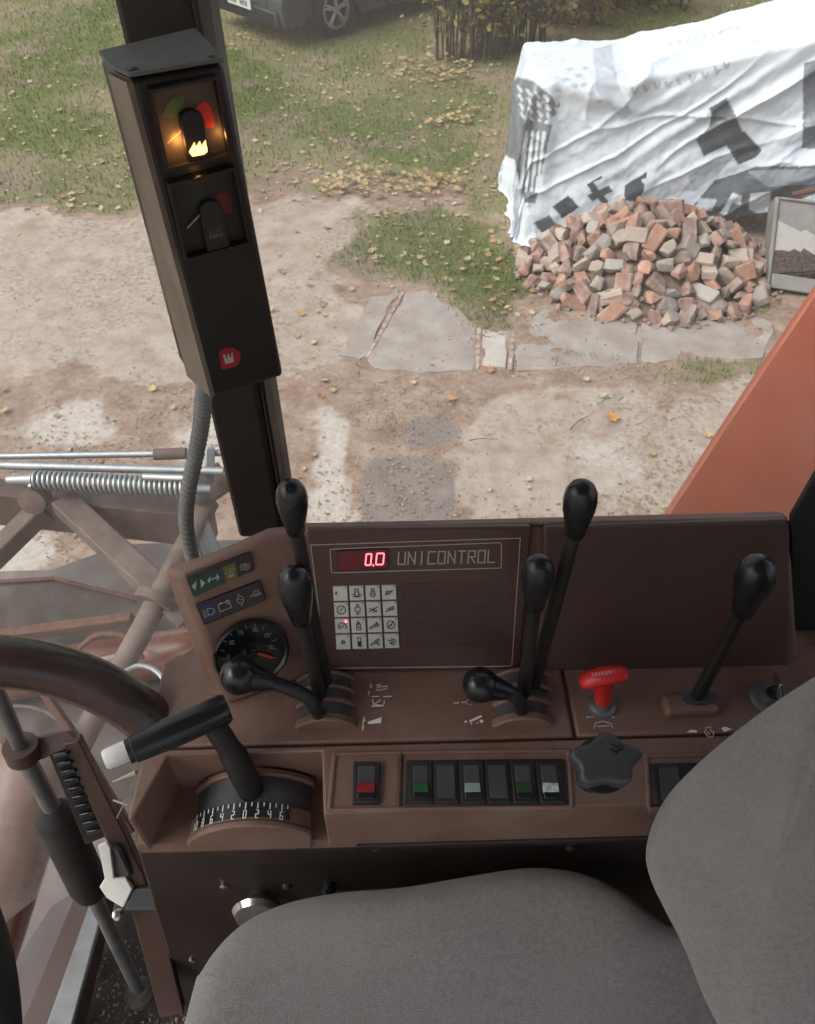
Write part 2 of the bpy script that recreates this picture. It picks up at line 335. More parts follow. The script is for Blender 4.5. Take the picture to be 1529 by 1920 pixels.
SAND = [([(-900, 395), (250, 400), (470, 385), (640, 372), (745, 385), (700, 430), (640, 520), (655, 560), (640, 700), (540, 712), (-900, 740)], .75),
        ([(480, 400), (640, 380), (650, 520), (500, 520)], .8),
        ([(860, 860), (1000, 740), (1250, 720), (1420, 690), (1420, 980), (860, 1000)], .65), ([(1020, 810), (1250, 800), (1220, 940), (1040, 930)], .95)]
SAND = [(gpoly(p), a) for p, a in SAND]
PALE = [(gpoly(p), a) for p, a in (([(40, 815), (75, 770), (130, 745), (205, 742), (238, 775), (232, 815), (170, 845), (60, 850)], 1), ([(562, 800), (585, 768), (630, 772), (645, 820), (640, 870), (655, 930), (650, 1010), (560, 1010), (552, 900)], .95), ([(-60, 960), (70, 960), (130, 1010), (110, 1060), (-60, 1120)], 1), ([(340, 790), (420, 785), (440, 860), (430, 900), (350, 880)], .85), ([(1040, 820), (1180, 800), (1230, 860), (1200, 930), (1060, 910)], .6), ([(1090, 740), (1200, 730), (1220, 770), (1120, 780)], .55))]
DARK = [(gpoly(p), a) for p, a in (([(682, 1010), (680, 880), (700, 855), (790, 848), (860, 872), (862, 930), (855, 1010)], 1), ([(745, 822), (775, 780), (845, 778), (872, 815), (835, 832), (780, 838)], .85))]
def cover(X, Y, table, jit=.75, soft=1.0):
    jx = (fbm(X, Y, 1.7, 4, 1)-.5)*jit; jy = (fbm(X, Y, 1.7, 4, 2)-.5)*jit
    out = np.zeros(np.shape(X))
    for p, a in table:
        acc = np.zeros(np.shape(X))
        for ox, oy in ((0, 0), (.12, 0), (-.12, 0), (0, .16), (0, -.16)): acc += inpoly(X+jx+ox*soft, Y+jy+oy*soft, p)/5
        out = np.maximum(out, a*acc)
    return out
def axis(lo, hi, step, far):
    a = list(np.arange(lo, hi, step)); s = step; x = a[-1]
    while x < far: s *= 1.35; x += s; a.append(x)
    s = step; x = lo
    while x > -far: s *= 1.35; x -= s; a.insert(0, x)
    return np.array(a)
gx = axis(-5.2, 6.2, .05, 400); gy = axis(1.0, 14.5, .05, 400)
GX, GY = np.meshgrid(gx, gy); gr = cover(GX, GY, GRASS)*(.55+.9*fbm(GX, GY, .9, 4, 5)); sa = cover(GX, GY, SAND)
near = np.exp(-((GX-1)/12)**2-((GY-6)/14)**2)
GZ = ((fbm(GX, GY, .6, 3, 8)-.5)*.03+(fbm(GX, GY, 4, 4, 9)-.5)*.042)*near-.010
def ground_z(x, y):
    i = np.clip(np.searchsorted(gx, x), 0, len(gx)-1); j = np.clip(np.searchsorted(gy, y), 0, len(gy)-1); return GZ[j, i]
nx, ny = len(gx), len(gy)
me = bpy.data.meshes.new('ground')
idx = np.arange(nx*ny).reshape(ny, nx)
F = np.stack([idx[:-1, :-1], idx[:-1, 1:], idx[1:, 1:], idx[1:, :-1]], -1).reshape(-1, 4)
me.from_pydata(np.stack([GX.ravel(), GY.ravel(), GZ.ravel()], 1).tolist(), [], F.tolist())
for nm, a in (('grass', gr), ('sand', sa), ('pale', cover(GX, GY, PALE, .35, .6)), ('dark', cover(GX, GY, DARK, .10, .25))):
    at = me.attributes.new(nm, 'FLOAT', 'POINT'); at.data.foreach_set('value', a.ravel().astype(np.float32))
me.polygons.foreach_set('use_smooth', [True]*len(me.polygons))
m = bpy.data.materials.new('yard_soil'); nt, N, L, b = nodes_of(m)
tc = N.new('ShaderNodeTexCoord')
def nz(scale, det=8, ro=.6):
    n = N.new('ShaderNodeTexNoise'); n.inputs['Scale'].default_value = scale; n.inputs['Detail'].default_value = det; n.inputs['Roughness'].default_value = ro
    L.new(tc.outputs['Object'], n.inputs['Vector']); return n.outputs[0]
def ramp(src, stops):
    r = N.new('ShaderNodeValToRGB'); e = r.color_ramp.elements; e[0].position, e[0].color = stops[0][0], (*stops[0][1], 1); e[1].position, e[1].color = stops[-1][0], (*stops[-1][1], 1)
    for p, c in stops[1:-1]: q = e.new(p); q.color = (*c, 1)
    L.new(src, r.inputs[0]); return r.outputs[0]
def mix(f, a, bb):
    x = N.new('ShaderNodeMix'); x.data_type = 'RGBA'; L.new(f, x.inputs['Factor']); L.new(a, x.inputs['A']); L.new(bb, x.inputs['B']); return x.outputs['Result']
def madd(a, k, c):
    x = N.new('ShaderNodeMath'); x.operation = 'MULTIPLY_ADD'; L.new(a, x.inputs[0]); x.inputs[1].default_value = k; x.inputs[2].default_value = c; return x.outputs[0]
def attr(n):
    a = N.new('ShaderNodeAttribute'); a.attribute_name = n; return a.outputs['Fac']
def sharpen(a, no, k=.6, lo=.38, hi=.62):
    x = N.new('ShaderNodeMath'); x.operation = 'ADD'; L.new(a, x.inputs[0]); L.new(madd(no, k, -k*.5), x.inputs[1])
    r = N.new('ShaderNodeMapRange'); r.interpolation_type = 'SMOOTHSTEP'; r.inputs[1].default_value = lo; r.inputs[2].default_value = hi; L.new(x.outputs[0], r.inputs[0]); return r.outputs[0]
n_big, n_mid, n_fine, n_gr = nz(1.1), nz(5), nz(24, 10, .7), nz(90, 4, .7)
dirt = ramp(n_mid, [(.28, (.175, .115, .085)), (.48, (.30, .22, .17)), (.68, (.44, .365, .305))])
litter = ramp(n_fine, [(.34, (.14, .085, .060)), (.5, (.29, .195, .145)), (.68, (.43, .335, .27))])
dirt = mix(madd(n_big, .9, -.05), dirt, litter)
sand = ramp(n_mid, [(.3, (.30, .225, .175)), (.5, (.40, .33, .275)), (.7, (.49, .43, .375))])
sand2 = ramp(n_fine, [(.36, (.24, .17, .125)), (.55, (.42, .36, .30))])
sand = mix(sharpen(n_big, n_mid, .5, .45, .62), sand, sand2)
gcol = ramp(n_fine, [(.3, (.125, .12, .058)), (.5, (.205, .19, .095)), (.7, (.29, .26, .16))])
gcol = mix(sharpen(attr('grass'), n_fine, .3, .55, .85), gcol, ramp(n_fine, [(.3, (.065, .085, .022)), (.5, (.115, .145, .04)), (.7, (.17, .185, .075))]))
gcol = mix(sharpen(n_big, n_mid, .7, .48, .70), gcol, ramp(n_fine, [(.3, (.15, .12, .08)), (.7, (.30, .245, .175))]))
base = mix(sharpen(attr('sand'), n_mid), dirt, sand)
base = mix(sharpen(attr('pale'), n_mid, 1.1, .22, .9), base, ramp(n_fine, [(.3, (.40, .34, .29)), (.55, (.50, .46, .41)), (.75, (.55, .51, .465))]))
base = mix(sharpen(attr('dark'), n_mid, .6, .3, .7), base, ramp(n_mid, [(.3, (.20, .165, .145)), (.7, (.275, .235, .215))])); base = mix(sharpen(attr('grass'), n_fine, .8, .3, .6), base, gcol)
L.new(base, b.inputs['Base Color']); b.inputs['Roughness'].default_value = .95; b.inputs['Specular IOR Level'].default_value = .15
bp = N.new('ShaderNodeBump'); bp.inputs['Strength'].default_value = .8; bp.inputs['Distance'].default_value = .012
L.new(madd(n_fine, 1.0, 0), bp.inputs['Height']); b2 = N.new('ShaderNodeBump'); b2.inputs['Strength'].default_value = .5; b2.inputs['Distance'].default_value = .004
L.new(n_gr, b2.inputs['Height']); L.new(bp.outputs[0], b2.inputs['Normal']); L.new(b2.outputs[0], b.inputs['Normal'])
me.materials.append(m)
ground = bpy.data.objects.new('ground', me); col.objects.link(ground); tag(ground, 'sandy yard with worn grass and leaf litter', kind='structure')

# ---- concrete slabs let into the yard
pave = thing('pavement', (0, 4, 0), 'strip of old concrete slabs crossing the yard', kind='structure')
def ground_slab(pix, m, name='slab', h=-.003, jag=.028, seed=0):
    P = [onz(x, y, h) for x, y in pix]; rs = random.Random(seed); out = []
    for i in range(len(P)):
        a, c = P[i], P[(i+1) % len(P)]; k = max(2, int(np.linalg.norm(c-a)/.09))
        for t in range(k):
            q = a+(c-a)*t/k; q = q+np.array([rs.uniform(-jag, jag), rs.uniform(-jag, jag), 0]); out.append(q)
    return MB().prism(out, [q-np.array([0, 0, .09]) for q in out]).build(name, m, pave, bevel=.006, seg=1)
ground_slab([(640, 668), (660, 610), (700, 560), (750, 540), (690, 660), (680, 672)], 'concrete', seed=1)
ground_slab([(692, 690), (700, 650), (765, 545), (800, 545), (850, 570), (890, 612), (888, 695), (800, 700)], 'concrete', seed=2)
ground_slab([(905, 618), (952, 620), (948, 688), (903, 686)], 'concrete_pale', jag=.008, seed=3)
ground_slab([(972, 690), (970, 645), (1000, 610), (1015, 580), (1090, 575), (1190, 600), (1196, 680), (1080, 688)], 'concrete', seed=4)
ground_slab([(1203, 678), (1196, 600), (1290, 600), (1400, 588), (1455, 610), (1450, 640), (1425, 668), (1300, 672)], 'concrete', seed=5)
for (x0, y0, x1, y1, n) in ((690, 668, 757, 545, 9), (897, 690, 898, 612, 6), (958, 692, 964, 618, 6)):     # narrow brick edging between slabs
    for i in range(n):
        t0, t1 = i/n, (i+.86)/n; wpx = 4.2
        q = [(x0+(x1-x0)*t0-wpx, y0+(y1-y0)*t0), (x0+(x1-x0)*t1-wpx, y0+(y1-y0)*t1), (x0+(x1-x0)*t1+wpx, y0+(y1-y0)*t1), (x0+(x1-x0)*t0+wpx, y0+(y1-y0)*t0)]
        P = [onz(x+random.uniform(-1.5, 1.5), y, .0+random.uniform(-.004, .006)) for x, y in q]
        MB().prism(P, [p-np.array([0, 0, .06]) for p in P]).build('brick', 'brick_edge', pave, bevel=.006, seg=1)

# ---- grass blades, litter and fallen leaves
def scatter_mesh(name, V, Fc, m, label, cat=None, kind='stuff'):
    me = bpy.data.meshes.new(name); me.from_pydata(np.asarray(V).tolist(), [], Fc); me.materials.append(M[m])
    o = bpy.data.objects.new(name, me); col.objects.link(o); return tag(o, label, cat, kind=kind)
def sample(n, xr, yr):      # denser near the camera
    u = rng.random(n); Y = yr[0]*(yr[1]/yr[0])**u; X = (rng.random(n)*(xr[1]-xr[0])+xr[0])*Y/6; return X, Y
X, Y = sample(150000, (-4.2, 4.2), (3.4, 15)); g = cover(X, Y, GRASS)*(.5+fbm(X, Y, .9, 4, 5)*.9)
k = g > rng.random(len(X))*.75+.30; X, Y = X[k], Y[k]; Z = ground_z(X, Y); n = len(X)
hgt = rng.uniform(.018, .055, n)*(1+.03*Y); wd = .0045*(1+.12*Y)/1.6; an = rng.random(n)*6.283; lean = rng.random(n)*.045; la = rng.random(n)*6.283
V = np.zeros((n, 3, 3)); V[:, 0] = np.stack([X-np.cos(an)*wd, Y-np.sin(an)*wd, Z-.004], 1); V[:, 1] = np.stack([X+np.cos(an)*wd, Y+np.sin(an)*wd, Z-.004], 1)
V[:, 2] = np.stack([X+np.cos(la)*lean, Y+np.sin(la)*lean, Z+hgt], 1)
scatter_mesh('grass', V.reshape(-1, 3), np.arange(3*n).reshape(-1, 3).tolist(), 'grass', 'short worn grass growing across the yard', 'grass')
LEAF = np.array([(0, -.5), (.18, -.22), (.48, -.3), (.34, -.02), (.5, .2), (.2, .2), (0, .55), (-.2, .2), (-.5, .2), (-.34, -.02), (-.48, -.3), (-.18, -.22)])
def leaf_verts(x, y, z, s, a, rs, curl=.25):
    c, sn = math.cos(a), math.sin(a); tx, ty = rs.uniform(-.35, .35), rs.uniform(-.35, .35); out = []
    for u, v in LEAF:
        h = curl*(u*u+v*v)+tx*u+ty*v; out.append((x+s*(u*c-v*sn), y+s*(u*sn+v*c), z+s*(h+.22)))
    out.append((x, y, z+s*.16)); return out
def leaves(name, pts, m, label, smin=.035, smax=.085, up=0.0):
    V = []; Fc = []; rs = random.Random(11)
    for x, y in pts:
        k = len(V); V += leaf_verts(x, y, float(ground_z(x, y))+rs.random()*up, rs.uniform(smin, smax), rs.random()*6.28, rs); Fc += [(k+i, k+(i+1) % 12, k+12) for i in range(12)]
    return scatter_mesh(name, V, Fc, m, label, 'leaves')
def in_pix(poly, n):
    P = np.array(poly, float); out = []
    while len(out) < n:
        x = rng.uniform(P[:, 0].min(), P[:, 0].max()); y = rng.uniform(P[:, 1].min(), P[:, 1].max())
        if inpoly(np.array([x]), np.array([y]), poly)[0]: out.append(tuple(onz(x, y, 0)[:2]))
    return out
pts = []
for poly, n in (([(725, 118), (800, 105), (885, 112), (885, 150), (790, 158), (730, 155)], 130), ([(640, 330), (700, 310), (800, 325), (880, 330), (860, 365), (760, 372), (650, 372)], 170),
                ([(800, 240), (830, 215), (905, 200), (880, 240)], 50), ([(1180, 570), (1350, 575), (1340, 602), (1200, 605)], 20), ([(1105, 545), (1180, 560), (1170, 580), (1100, 575)], 18), ([(580, 350), (660, 330), (640, 378)], 60)):
    pts += in_pix(poly, n)
leaves('fallen_leaves', pts, 'leaves_orange', 'drifts of orange yellow autumn leaves lying in the grass', up=.07)
pts = []
for poly, n in (([(-300, 90), (210, 90), (260, 400), (-300, 400)], 330), ([(-200, -60), (460, -60), (480, 90), (300, 130)], 160), ([(470, 60), (940, 90), (930, 380), (480, 380)], 420),
                ([(680, 380), (1000, 380), (1000, 600), (700, 530)], 130), ([(480, 380), (680, 380), (660, 720), (520, 720)], 22), ([(-100, 720), (640, 700), (560, 980), (-100, 900)], 20),
                ([(1000, -60), (1529, -60), (1529, 20), (960, 80)], 130), ([(640, 700), (1400, 690), (1250, 980), (560, 980)], 14), ([(360, 40), (480, 30), (500, 100), (380, 90)], 70)):
    pts += in_pix(poly, n)
leaves('scattered_leaves', pts, 'leaves', 'pale dry leaves scattered over the yard', .025, .07, .01)
X, Y = sample(22000, (-4.2, 4.2), (2.6, 8)); sa_ = cover(X, Y, SAND); gr_ = cover(X, Y, GRASS); nb = fbm(X, Y, 1.3, 4, 21)
k = (rng.random(len(X)) < np.clip((nb-.33)*2.6, .04, 1)*(1-.72*sa_)*(1-.5*gr_)); X, Y = X[k], Y[k]; Z = ground_z(X, Y); n = len(X)
s = rng.uniform(.003, .012, n); a = rng.random(n)*6.283; V = np.zeros((n, 4, 3))
for q in range(4):
    ar = a+q*1.5708; el = np.where(q % 2 == 0, 1.5, .6)
    V[:, q] = np.stack([X+s*el*np.cos(ar), Y+s*el*np.sin(ar), Z+.004+s*rng.random(n)*.8], 1)
scatter_mesh('leaf_crumbs', V.reshape(-1, 3), np.arange(4*n).reshape(-1, 4).tolist(), 'crumbs', 'brown crumbs of leaf and gravel littering the dirt', 'litter')
def one_leaf(px, py, s, a, label, c):
    p = onz(px, py, 0); rs = random.Random(px); V = leaf_verts(p[0], p[1], float(ground_z(p[0], p[1]))+.004, s, a, rs, .5)
    o = MB().add(V, [(i, (i+1) % 12, 12) for i in range(12)]).build('maple_leaf', mat('maple_leaf', c, .7, var=.25, nscale=25), None, smooth=True)
    tag(o, label, 'leaf')
one_leaf(1148, 785, .10, .4, 'single orange maple leaf lying on the bare pale dirt', (.50, .25, .06))
one_leaf(845, 748, .085, 2.1, 'small pale orange leaf on dirt below the rib-marked concrete slab', (.50, .27, .13))
one_leaf(918, 695, .075, 1.1, 'brown curled leaf touching the edge of the small pale slab', (.38, .20, .10))
one_leaf(286, 732, .07, 3.1, 'small pale yellow leaf on sand left of the monitor pillar', (.5, .42, .2))
def twig(pix, label, r=.004):
    P = catmull([onz(x, y, .006+.006*(i % 2)) for i, (x, y) in enumerate(pix)], 5)
    tag(MB().tube(P, [r*(1-.6*i/len(P)) for i in range(len(P))], 6).build('twig', 'bark'), label, 'twig')
twig([(1070, 805), (1085, 790), (1112, 775)], 'short dark twig left of the orange maple leaf')
twig([(1120, 757), (1140, 748), (1160, 745)], 'thin twig just above the orange maple leaf', .003)
twig([(880, 826), (905, 822), (935, 824)], 'thin dark twig on dirt beside the dark slab', .003)

# ---- brick pile against the tarpaulin
heap = thing('brick_pile', onz(1210, 520, 0), 'heap of broken red and mortared bricks in front of the white tarpaulin', 'brick pile')
HC = np.array([1.93, 5.95]); HR = (.95, .78); HH = .47
def heap_h(x, y):
    r = math.hypot((x-HC[0])/HR[0], (y-HC[1])/HR[1]); skew = 1+.10*math.sin(3*math.atan2(y-HC[1], x-HC[0])+1)
    return max(0, HH*(1-(r/skew)**1.55)*(1+.10*math.sin(9*x+4*y)*math.sin(7*y)))
mb = MB(); nn = 40; V = []; Fc = []
for j in range(nn+1):
    for i in range(nn+1):
        x = HC[0]+(i/nn*2-1)*HR[0]*1.05; y = HC[1]+(j/nn*2-1)*HR[1]*1.05; V.append((x, y, heap_h(x, y)*.86-.03+random.uniform(-.012, .012)))
Fc = [(j*(nn+1)+i, j*(nn+1)+i+1, (j+1)*(nn+1)+i+1, (j+1)*(nn+1)+i) for j in range(nn) for i in range(nn)]
core = mb.add(V, Fc).build('rubble', 'rubble', heap, smooth=True)
shapes = []
for i in range(24):
    rs = random.Random(i*17+3); full = (0, 2, 1, 3, 2, 3)[i % 6]
    dims = [(rs.uniform(.19, .25), rs.uniform(.11, .125), rs.uniform(.06, .08)), (rs.uniform(.12, .19), rs.uniform(.11, .14), rs.uniform(.07, .10)), (rs.uniform(.10, .17), rs.uniform(.09, .14), rs.uniform(.07, .12)), (rs.uniform(.09, .15), rs.uniform(.10, .13), rs.uniform(.06, .10))][full]
    bm = bmesh.new()
    if full in (0, 1):
        bmesh.ops.create_cube(bm, size=1); bmesh.ops.scale(bm, vec=dims, verts=bm.verts)
        ct = rs.uniform(.55, 1.0)
        for v in list(bm.verts):
            if v.co.x > 0 and full == 1: v.co.x *= rs.uniform(.5, 1.15); v.co.y *= rs.uniform(.7, 1.05); v.co.z *= rs.uniform(.7, 1.1)
        bmesh.ops.bevel(bm, geom=list(bm.edges), offset=rs.uniform(.007, .013), segments=1, affect='EDGES', profile=.5)
        for v in bm.verts: v.co += Vector((rs.uniform(-1, 1), rs.uniform(-1, 1), rs.uniform(-1, 1)))*.006
    else:
        for k in range(22):
            p_ = Vector((rs.uniform(-1, 1), rs.uniform(-1, 1), rs.uniform(-1, 1))); m_ = max(abs(c_) for c_ in p_); p_ = p_/m_*rs.uniform(.82, 1.0)
            bm.verts.new((p_.x*dims[0]/2, p_.y*dims[1]/2, p_.z*dims[2]/2))
        bmesh.ops.convex_hull(bm, input=list(bm.verts)); bmesh.ops.delete(bm, geom=[v for v in bm.verts if not v.link_faces], context='VERTS')
        bmesh.ops.recalc_face_normals(bm, faces=bm.faces)
    bmesh.ops.scale(bm, vec=(.97, .97, .97), verts=bm.verts)
    me_ = bpy.data.meshes.new('brick'); bm.to_mesh(me_); bm.free(); me_.materials.append(M['brick_a']); shapes.append((me_, dims))
placed = []; hl = heap.location; tries = 0
mats = ['brick_a']*6+['brick_b']*6+['brick_c']*4+['brick_d']*2+['brick_e']*4
while len(placed) < 260 and tries < 9000:
    tries += 1; a = random.random()*6.283; r = math.sqrt(random.random())*1.06
    x = HC[0]+r*HR[0]*math.cos(a); y = HC[1]+r*HR[1]*math.sin(a)
    if y > HC[1]+.42: continue
    z = heap_h(x, y); need = .122 if tries < 5000 else .096
    if any((x-q[0])**2+(y-q[1])**2+(z-q[2])**2 < need**2 for q in placed): continue
    placed.append((x, y, z)); k = random.randrange(24); me_, dims = shapes[k]
    o = bpy.data.objects.new('brick', me_); col.objects.link(o); o.parent = heap
    e = .02; nrm = Vector((-(heap_h(x+e, y)-heap_h(x-e, y))/(2*e), -(heap_h(x, y+e)-heap_h(x, y-e))/(2*e), 1)).normalized()
    nrm = (nrm+Vector((random.uniform(-.75, .75), random.uniform(-.75, .75), 0))).normalized()
    q = nrm.to_track_quat('Z', 'Y') @ Matrix.Rotation(random.random()*6.283, 4, 'Z').to_quaternion()
    if random.random() < .25: q = q @ Matrix.Rotation(1.5708, 4, 'X').to_quaternion()
    o.rotation_mode = 'QUATERNION'; o.rotation_quaternion = q
    o.location = Vector((x, y, max(z, .03)+random.uniform(-.01, .02)))-hl
    o.material_slots[0].link = 'OBJECT'; o.material_slots[0].material = M[random.choice(mats)]
bits = MB(); rs = random.Random(4)
for i in range(420):
    a = rs.random()*6.283; r_ = rs.uniform(.80, 1.18); x = HC[0]+r_*HR[0]*math.cos(a); y = HC[1]+r_*HR[1]*math.sin(a)
    if y > HC[1]+.3: continue
    z = heap_h(x, y); s_ = rs.uniform(.008, .03); u = [unit((rs.gauss(0, 1), rs.gauss(0, 1), rs.gauss(0, 1)))*s_ for k in range(3)]; c = np.array([x, y, z+.012])
    bits.add([c+u[0], c-u[0], c+u[1], c-u[1], c+u[2], c-u[2]], [(0, 2, 4), (2, 1, 4), (1, 3, 4), (3, 0, 4), (2, 0, 5), (1, 2, 5), (3, 1, 5), (0, 3, 5)])
o = bits.build('rubble_bits', 'brick_b', heap); o['kind'] = 'stuff'
# loose stones at the foot of the heap
def stone(px, py, s, m, label):
    p = onz(px, py, s*.35); bm = bmesh.new(); bmesh.ops.create_icosphere(bm, subdivisions=2, radius=s/2)
    for v in bm.verts:
        d = mnoise.noise(v.co*9/s*.12+Vector((px, py, 0))); v.co *= 1+.28*d; v.co.z *= .72
    me_ = bpy.data.meshes.new('stone'); bm.to_mesh(me_); bm.free(); me_.materials.append(M[m]); o = bpy.data.objects.new('stone', me_); col.objects.link(o); o.location = Vector(p)
    tag(o, label, 'stone')
stone(1047, 552, .13, 'brick_d', 'round grey stone at left foot of the brick heap')
stone(1178, 566, .22, 'brick_c', 'large pale angular stone at the front foot of the brick heap')
stone(1250, 575, .20, 'concrete_dark', 'dark mauve grey stone in front of the brick heap')
stone(1345, 573, .16, 'concrete_dark', 'flat dark grey stone under right front of the brick heap')

# ---- tarpaulin over a stack
x0, x1, y0, y1 = .98, 5.0, 6.52, 7.35
us = np.arange(-1.3, (x1-x0)+.1, .0095); vs_ = np.arange(-1.32, (y1-y0)+.6, .0095)
U, Vv = np.meshgrid(us, vs_)
eu = np.minimum(U, 0); eu = np.where(U > x1-x0, U-(x1-x0), eu); ev = np.where(Vv < 0, Vv, np.where(Vv > y1-y0, Vv-(y1-y0), 0))
e = np.hypot(eu, ev); over = e > 1.27; dx = eu/np.maximum(e, 1e-6); dy = ev/np.maximum(e, 1e-6)
TX = x0+np.clip(U, 0, x1-x0); TY = y0+np.clip(Vv, 0, y1-y0)
top = 1.20+.06*np.clip((TX-1)/1.0, 0, 1)+.36*np.clip((TX-1.7)/1.9, 0, 1.3)+.05*(TY-y0)/(y1-y0)
sag = -.03*np.sin(np.clip(U/2.2, 0, 1)*math.pi)
flare = .10+.06*np.sin(U*2.3+1)
TXo = TX+dx*(e*flare+.02); TYo = TY+dy*(e*(flare+.02))
TZ = top+sag-e*.99
# folds: soft creases that fan out, stronger on the sides
side = np.clip(e/.25, 0, 1)
w1 = fbm(U*1.0+Vv*.5, Vv*1.0-U*.35, 1.5, 4, 31)-.5; w2 = np.abs(fbm(U*.9+Vv*.8, Vv*.35-U*.25, 3.1, 3, 33)-.5); w3 = np.abs(fbm(U+Vv*1.2, U*.2-Vv*.1, 5.5, 3, 35)-.5)
amp = .02+.06*side
dd = amp*w1*1.5-.07*side*w2-.03*w3*(.35+.65*side)
across = -.41*U+.91*Vv; along = .91*U+.41*Vv
dd += .05*(.3+.7*side)*(.25-np.abs(fbm(across*1.0, along*.22, 4.2, 3, 51)-.5))+.022*(.25-np.abs(fbm(across, along*.2+3, 9.5, 3, 52)-.5))
# a sweeping drape from the upper right down to the middle of the front
for (ua, va, ub, vb, wdt, hh) in ((3.0, -.05, 1.75, -.85, .10, .10), (2.6, .05, 1.2, -.55, .05, .045), (3.1, -.25, 2.2, -1.0, .12, .12), (1.0, .3, .62, -.18, .07, .07), (.15, -.02, .95, -.25, .05, .05), (0.0, -.05, -.45, -.5, .05, .06), (2.0, 0, .5, -.75, .035, .03), (.1, .1, .1, -1.0, .05, .05)):
    px_, py_ = ub-ua, vb-va; l2 = px_**2+py_**2; t = np.clip(((U-ua)*px_+(Vv-va)*py_)/l2, 0, 1); dist = np.hypot(U-ua-t*px_, Vv-va-t*py_)
    dd += hh*np.exp(-(dist/wdt)**2)*np.sin(math.pi*np.clip(t*.9+.1, 0, 1))
ox = np.where(e > 1e-4, dx, 0); oy = np.where(e > 1e-4, dy, 0)
TXo += ox*dd; TYo += oy*dd; TZ += (1-side)*dd*.6
for it in range(12):       # relax the sharp edges as cloth would
    for A in (TXo, TYo, TZ): A[1:-1, 1:-1] = .5*A[1:-1, 1:-1]+.125*(A[:-2, 1:-1]+A[2:, 1:-1]+A[1:-1, :-2]+A[1:-1, 2:])
crs_ = (1-np.abs(2*fbm(across*1.0, along*.16, 3.4, 2, 61)-1))**12*.026+(1-np.abs(2*fbm(across*.8+along*.5, across*.2-along*.3, 2.6, 2, 62)-1))**14*.026
TXo += ox*crs_*side; TYo += oy*crs_*side; TZ += crs_*(1-side)*.8
TZ += (fbm(U, Vv, 22, 3, 37)-.5)*.012*(1-side); TYo += (fbm(U, Vv, 18, 3, 38)-.5)*.014*side
low = np.clip(.02-TZ, 0, .12); TXo += ox*low*.4; TYo += oy*low*.4; TZ = np.maximum(TZ, .012+.03*(fbm(U, Vv, 6, 3, 40)-.3))
PV = np.stack([TXo.ravel(), TYo.ravel(), TZ.ravel()], 1); pu, pv = proj(PV)
pu = pu+(fbm(U, Vv, 6, 2, 41).ravel()-.5)*3; pv = pv+(fbm(U, Vv, 6, 2, 42).ravel()-.5)*3
ink = np.zeros(len(PV))
def print_(poly, v): ink[inpoly(pu, pv, poly)] = v
print_([(948, 165), (970, 145), (1000, 150), (1052, 195), (1042, 216), (1010, 235), (948, 222)], .72)               # grey hatch on the corner
for i in range(5):
    for j in range(4):
        print_([(968+i*17+j*2, 160+j*17+i*6), (974+i*17+j*2, 159+j*17+i*6), (982+i*17+j*2, 172+j*17+i*6), (976+i*17+j*2, 174+j*17+i*6)], .12)
print_([(955, 215), (1010, 228), (1035, 235), (1020, 300), (1005, 382), (985, 380), (965, 300), (945, 290)], .72)
for i in range(4): print_([(985+i*11, 245), (991+i*11, 245), (979+i*10, 360), (974+i*10, 360)], .12)


print_([(1507, 118), (1600, 90), (1600, 280), (1505, 278)], .75)
print_([(1091, 352), (1128, 330), (1154, 362), (1130, 392), (1118, 385)], .95); print_([(1036, 388), (1066, 366), (1086, 388), (1056, 409)], .95); print_([(1064, 418), (1095, 400), (1100, 430)], .85)
print_([(1173, 347), (1214, 322), (1208, 356), (1195, 380), (1171, 376)], .92); print_([(1000, 418), (1030, 402), (1052, 430), (1028, 448)], .85)
print_([(1300, 385), (1340, 340), (1420, 312), (1600, 310), (1600, 345), (1500, 372), (1445, 380), (1430, 460), (1390, 470), (1290, 420)], .8)
print_([(1350, 400), (1375, 362), (1392, 368), (1390, 384), (1374, 380), (1362, 404)], .0); print_([(1408, 362), (1445, 360), (1440, 450), (1412, 440), (1400, 425), (1420, 400), (1404, 390)], .02)
print_(circ(1424, 432, 10, 8, 12), .75); print_([(1310, 372), (1345, 375), (1335, 395), (1300, 398)], .25)
print_([(1400, 320), (1529, 316), (1529, 345), (1440, 350)], .55)
print_([(1290, 330), (1330, 305), (1370, 300), (1350, 325), (1300, 360)], .35)
print_([(1112, 92), (1146, 84), (1160, 160), (1186, 212), (1168, 226), (1118, 170)], .24)                 # worn lettering, mirrored by the fold
for i, (xx, yy) in enumerate(((1190, 172), (1212, 168), (1232, 162), (1254, 160), (1276, 154), (1298, 148), (1322, 142), (1345, 133), (1362, 124))):
    print_([(xx-8, yy-7), (xx-3, yy-8), (xx+3, yy+6), (xx-2, yy+7)], .42)
    if i % 3 != 1: print_([(xx+2, yy-8), (xx+7, yy-8), (xx+5, yy+5), (xx+1, yy+6)], .36)
    if i % 2: print_([(xx-7, yy-1), (xx+6, yy-3), (xx+6, yy+1), (xx-7, yy+3)], .32)
for i in range(9): print_([(1250+i*16, 84-i*4), (1258+i*16, 76-i*4+(i % 3)*2), (1264+i*16, 80-i*4), (1256+i*16, 90-i*4-(i % 2)*3)], .20)
for i, (xx, yy) in enumerate(((1070, 130), (1085, 142), (1098, 128), (1060, 150), (1078, 162), (1096, 158), (1048, 170), (1110, 176), (1125, 190))): print_([(xx-9, yy-2+(i % 3)), (xx+2, yy-5), (xx+9, yy+1), (xx-2-(i % 2)*3, yy+5)], .30)
for i in range(9):                                                                                       # faint grey blocks of the print
    for j in range(3):
        cx_, cy_ = 1060+i*34+j*20, 330-i*15+j*26
        if (i*7+j*3) % 4: print_([(cx_, cy_), (cx_+22, cy_-10), (cx_+32, cy_+5), (cx_+10, cy_+15)], .10)
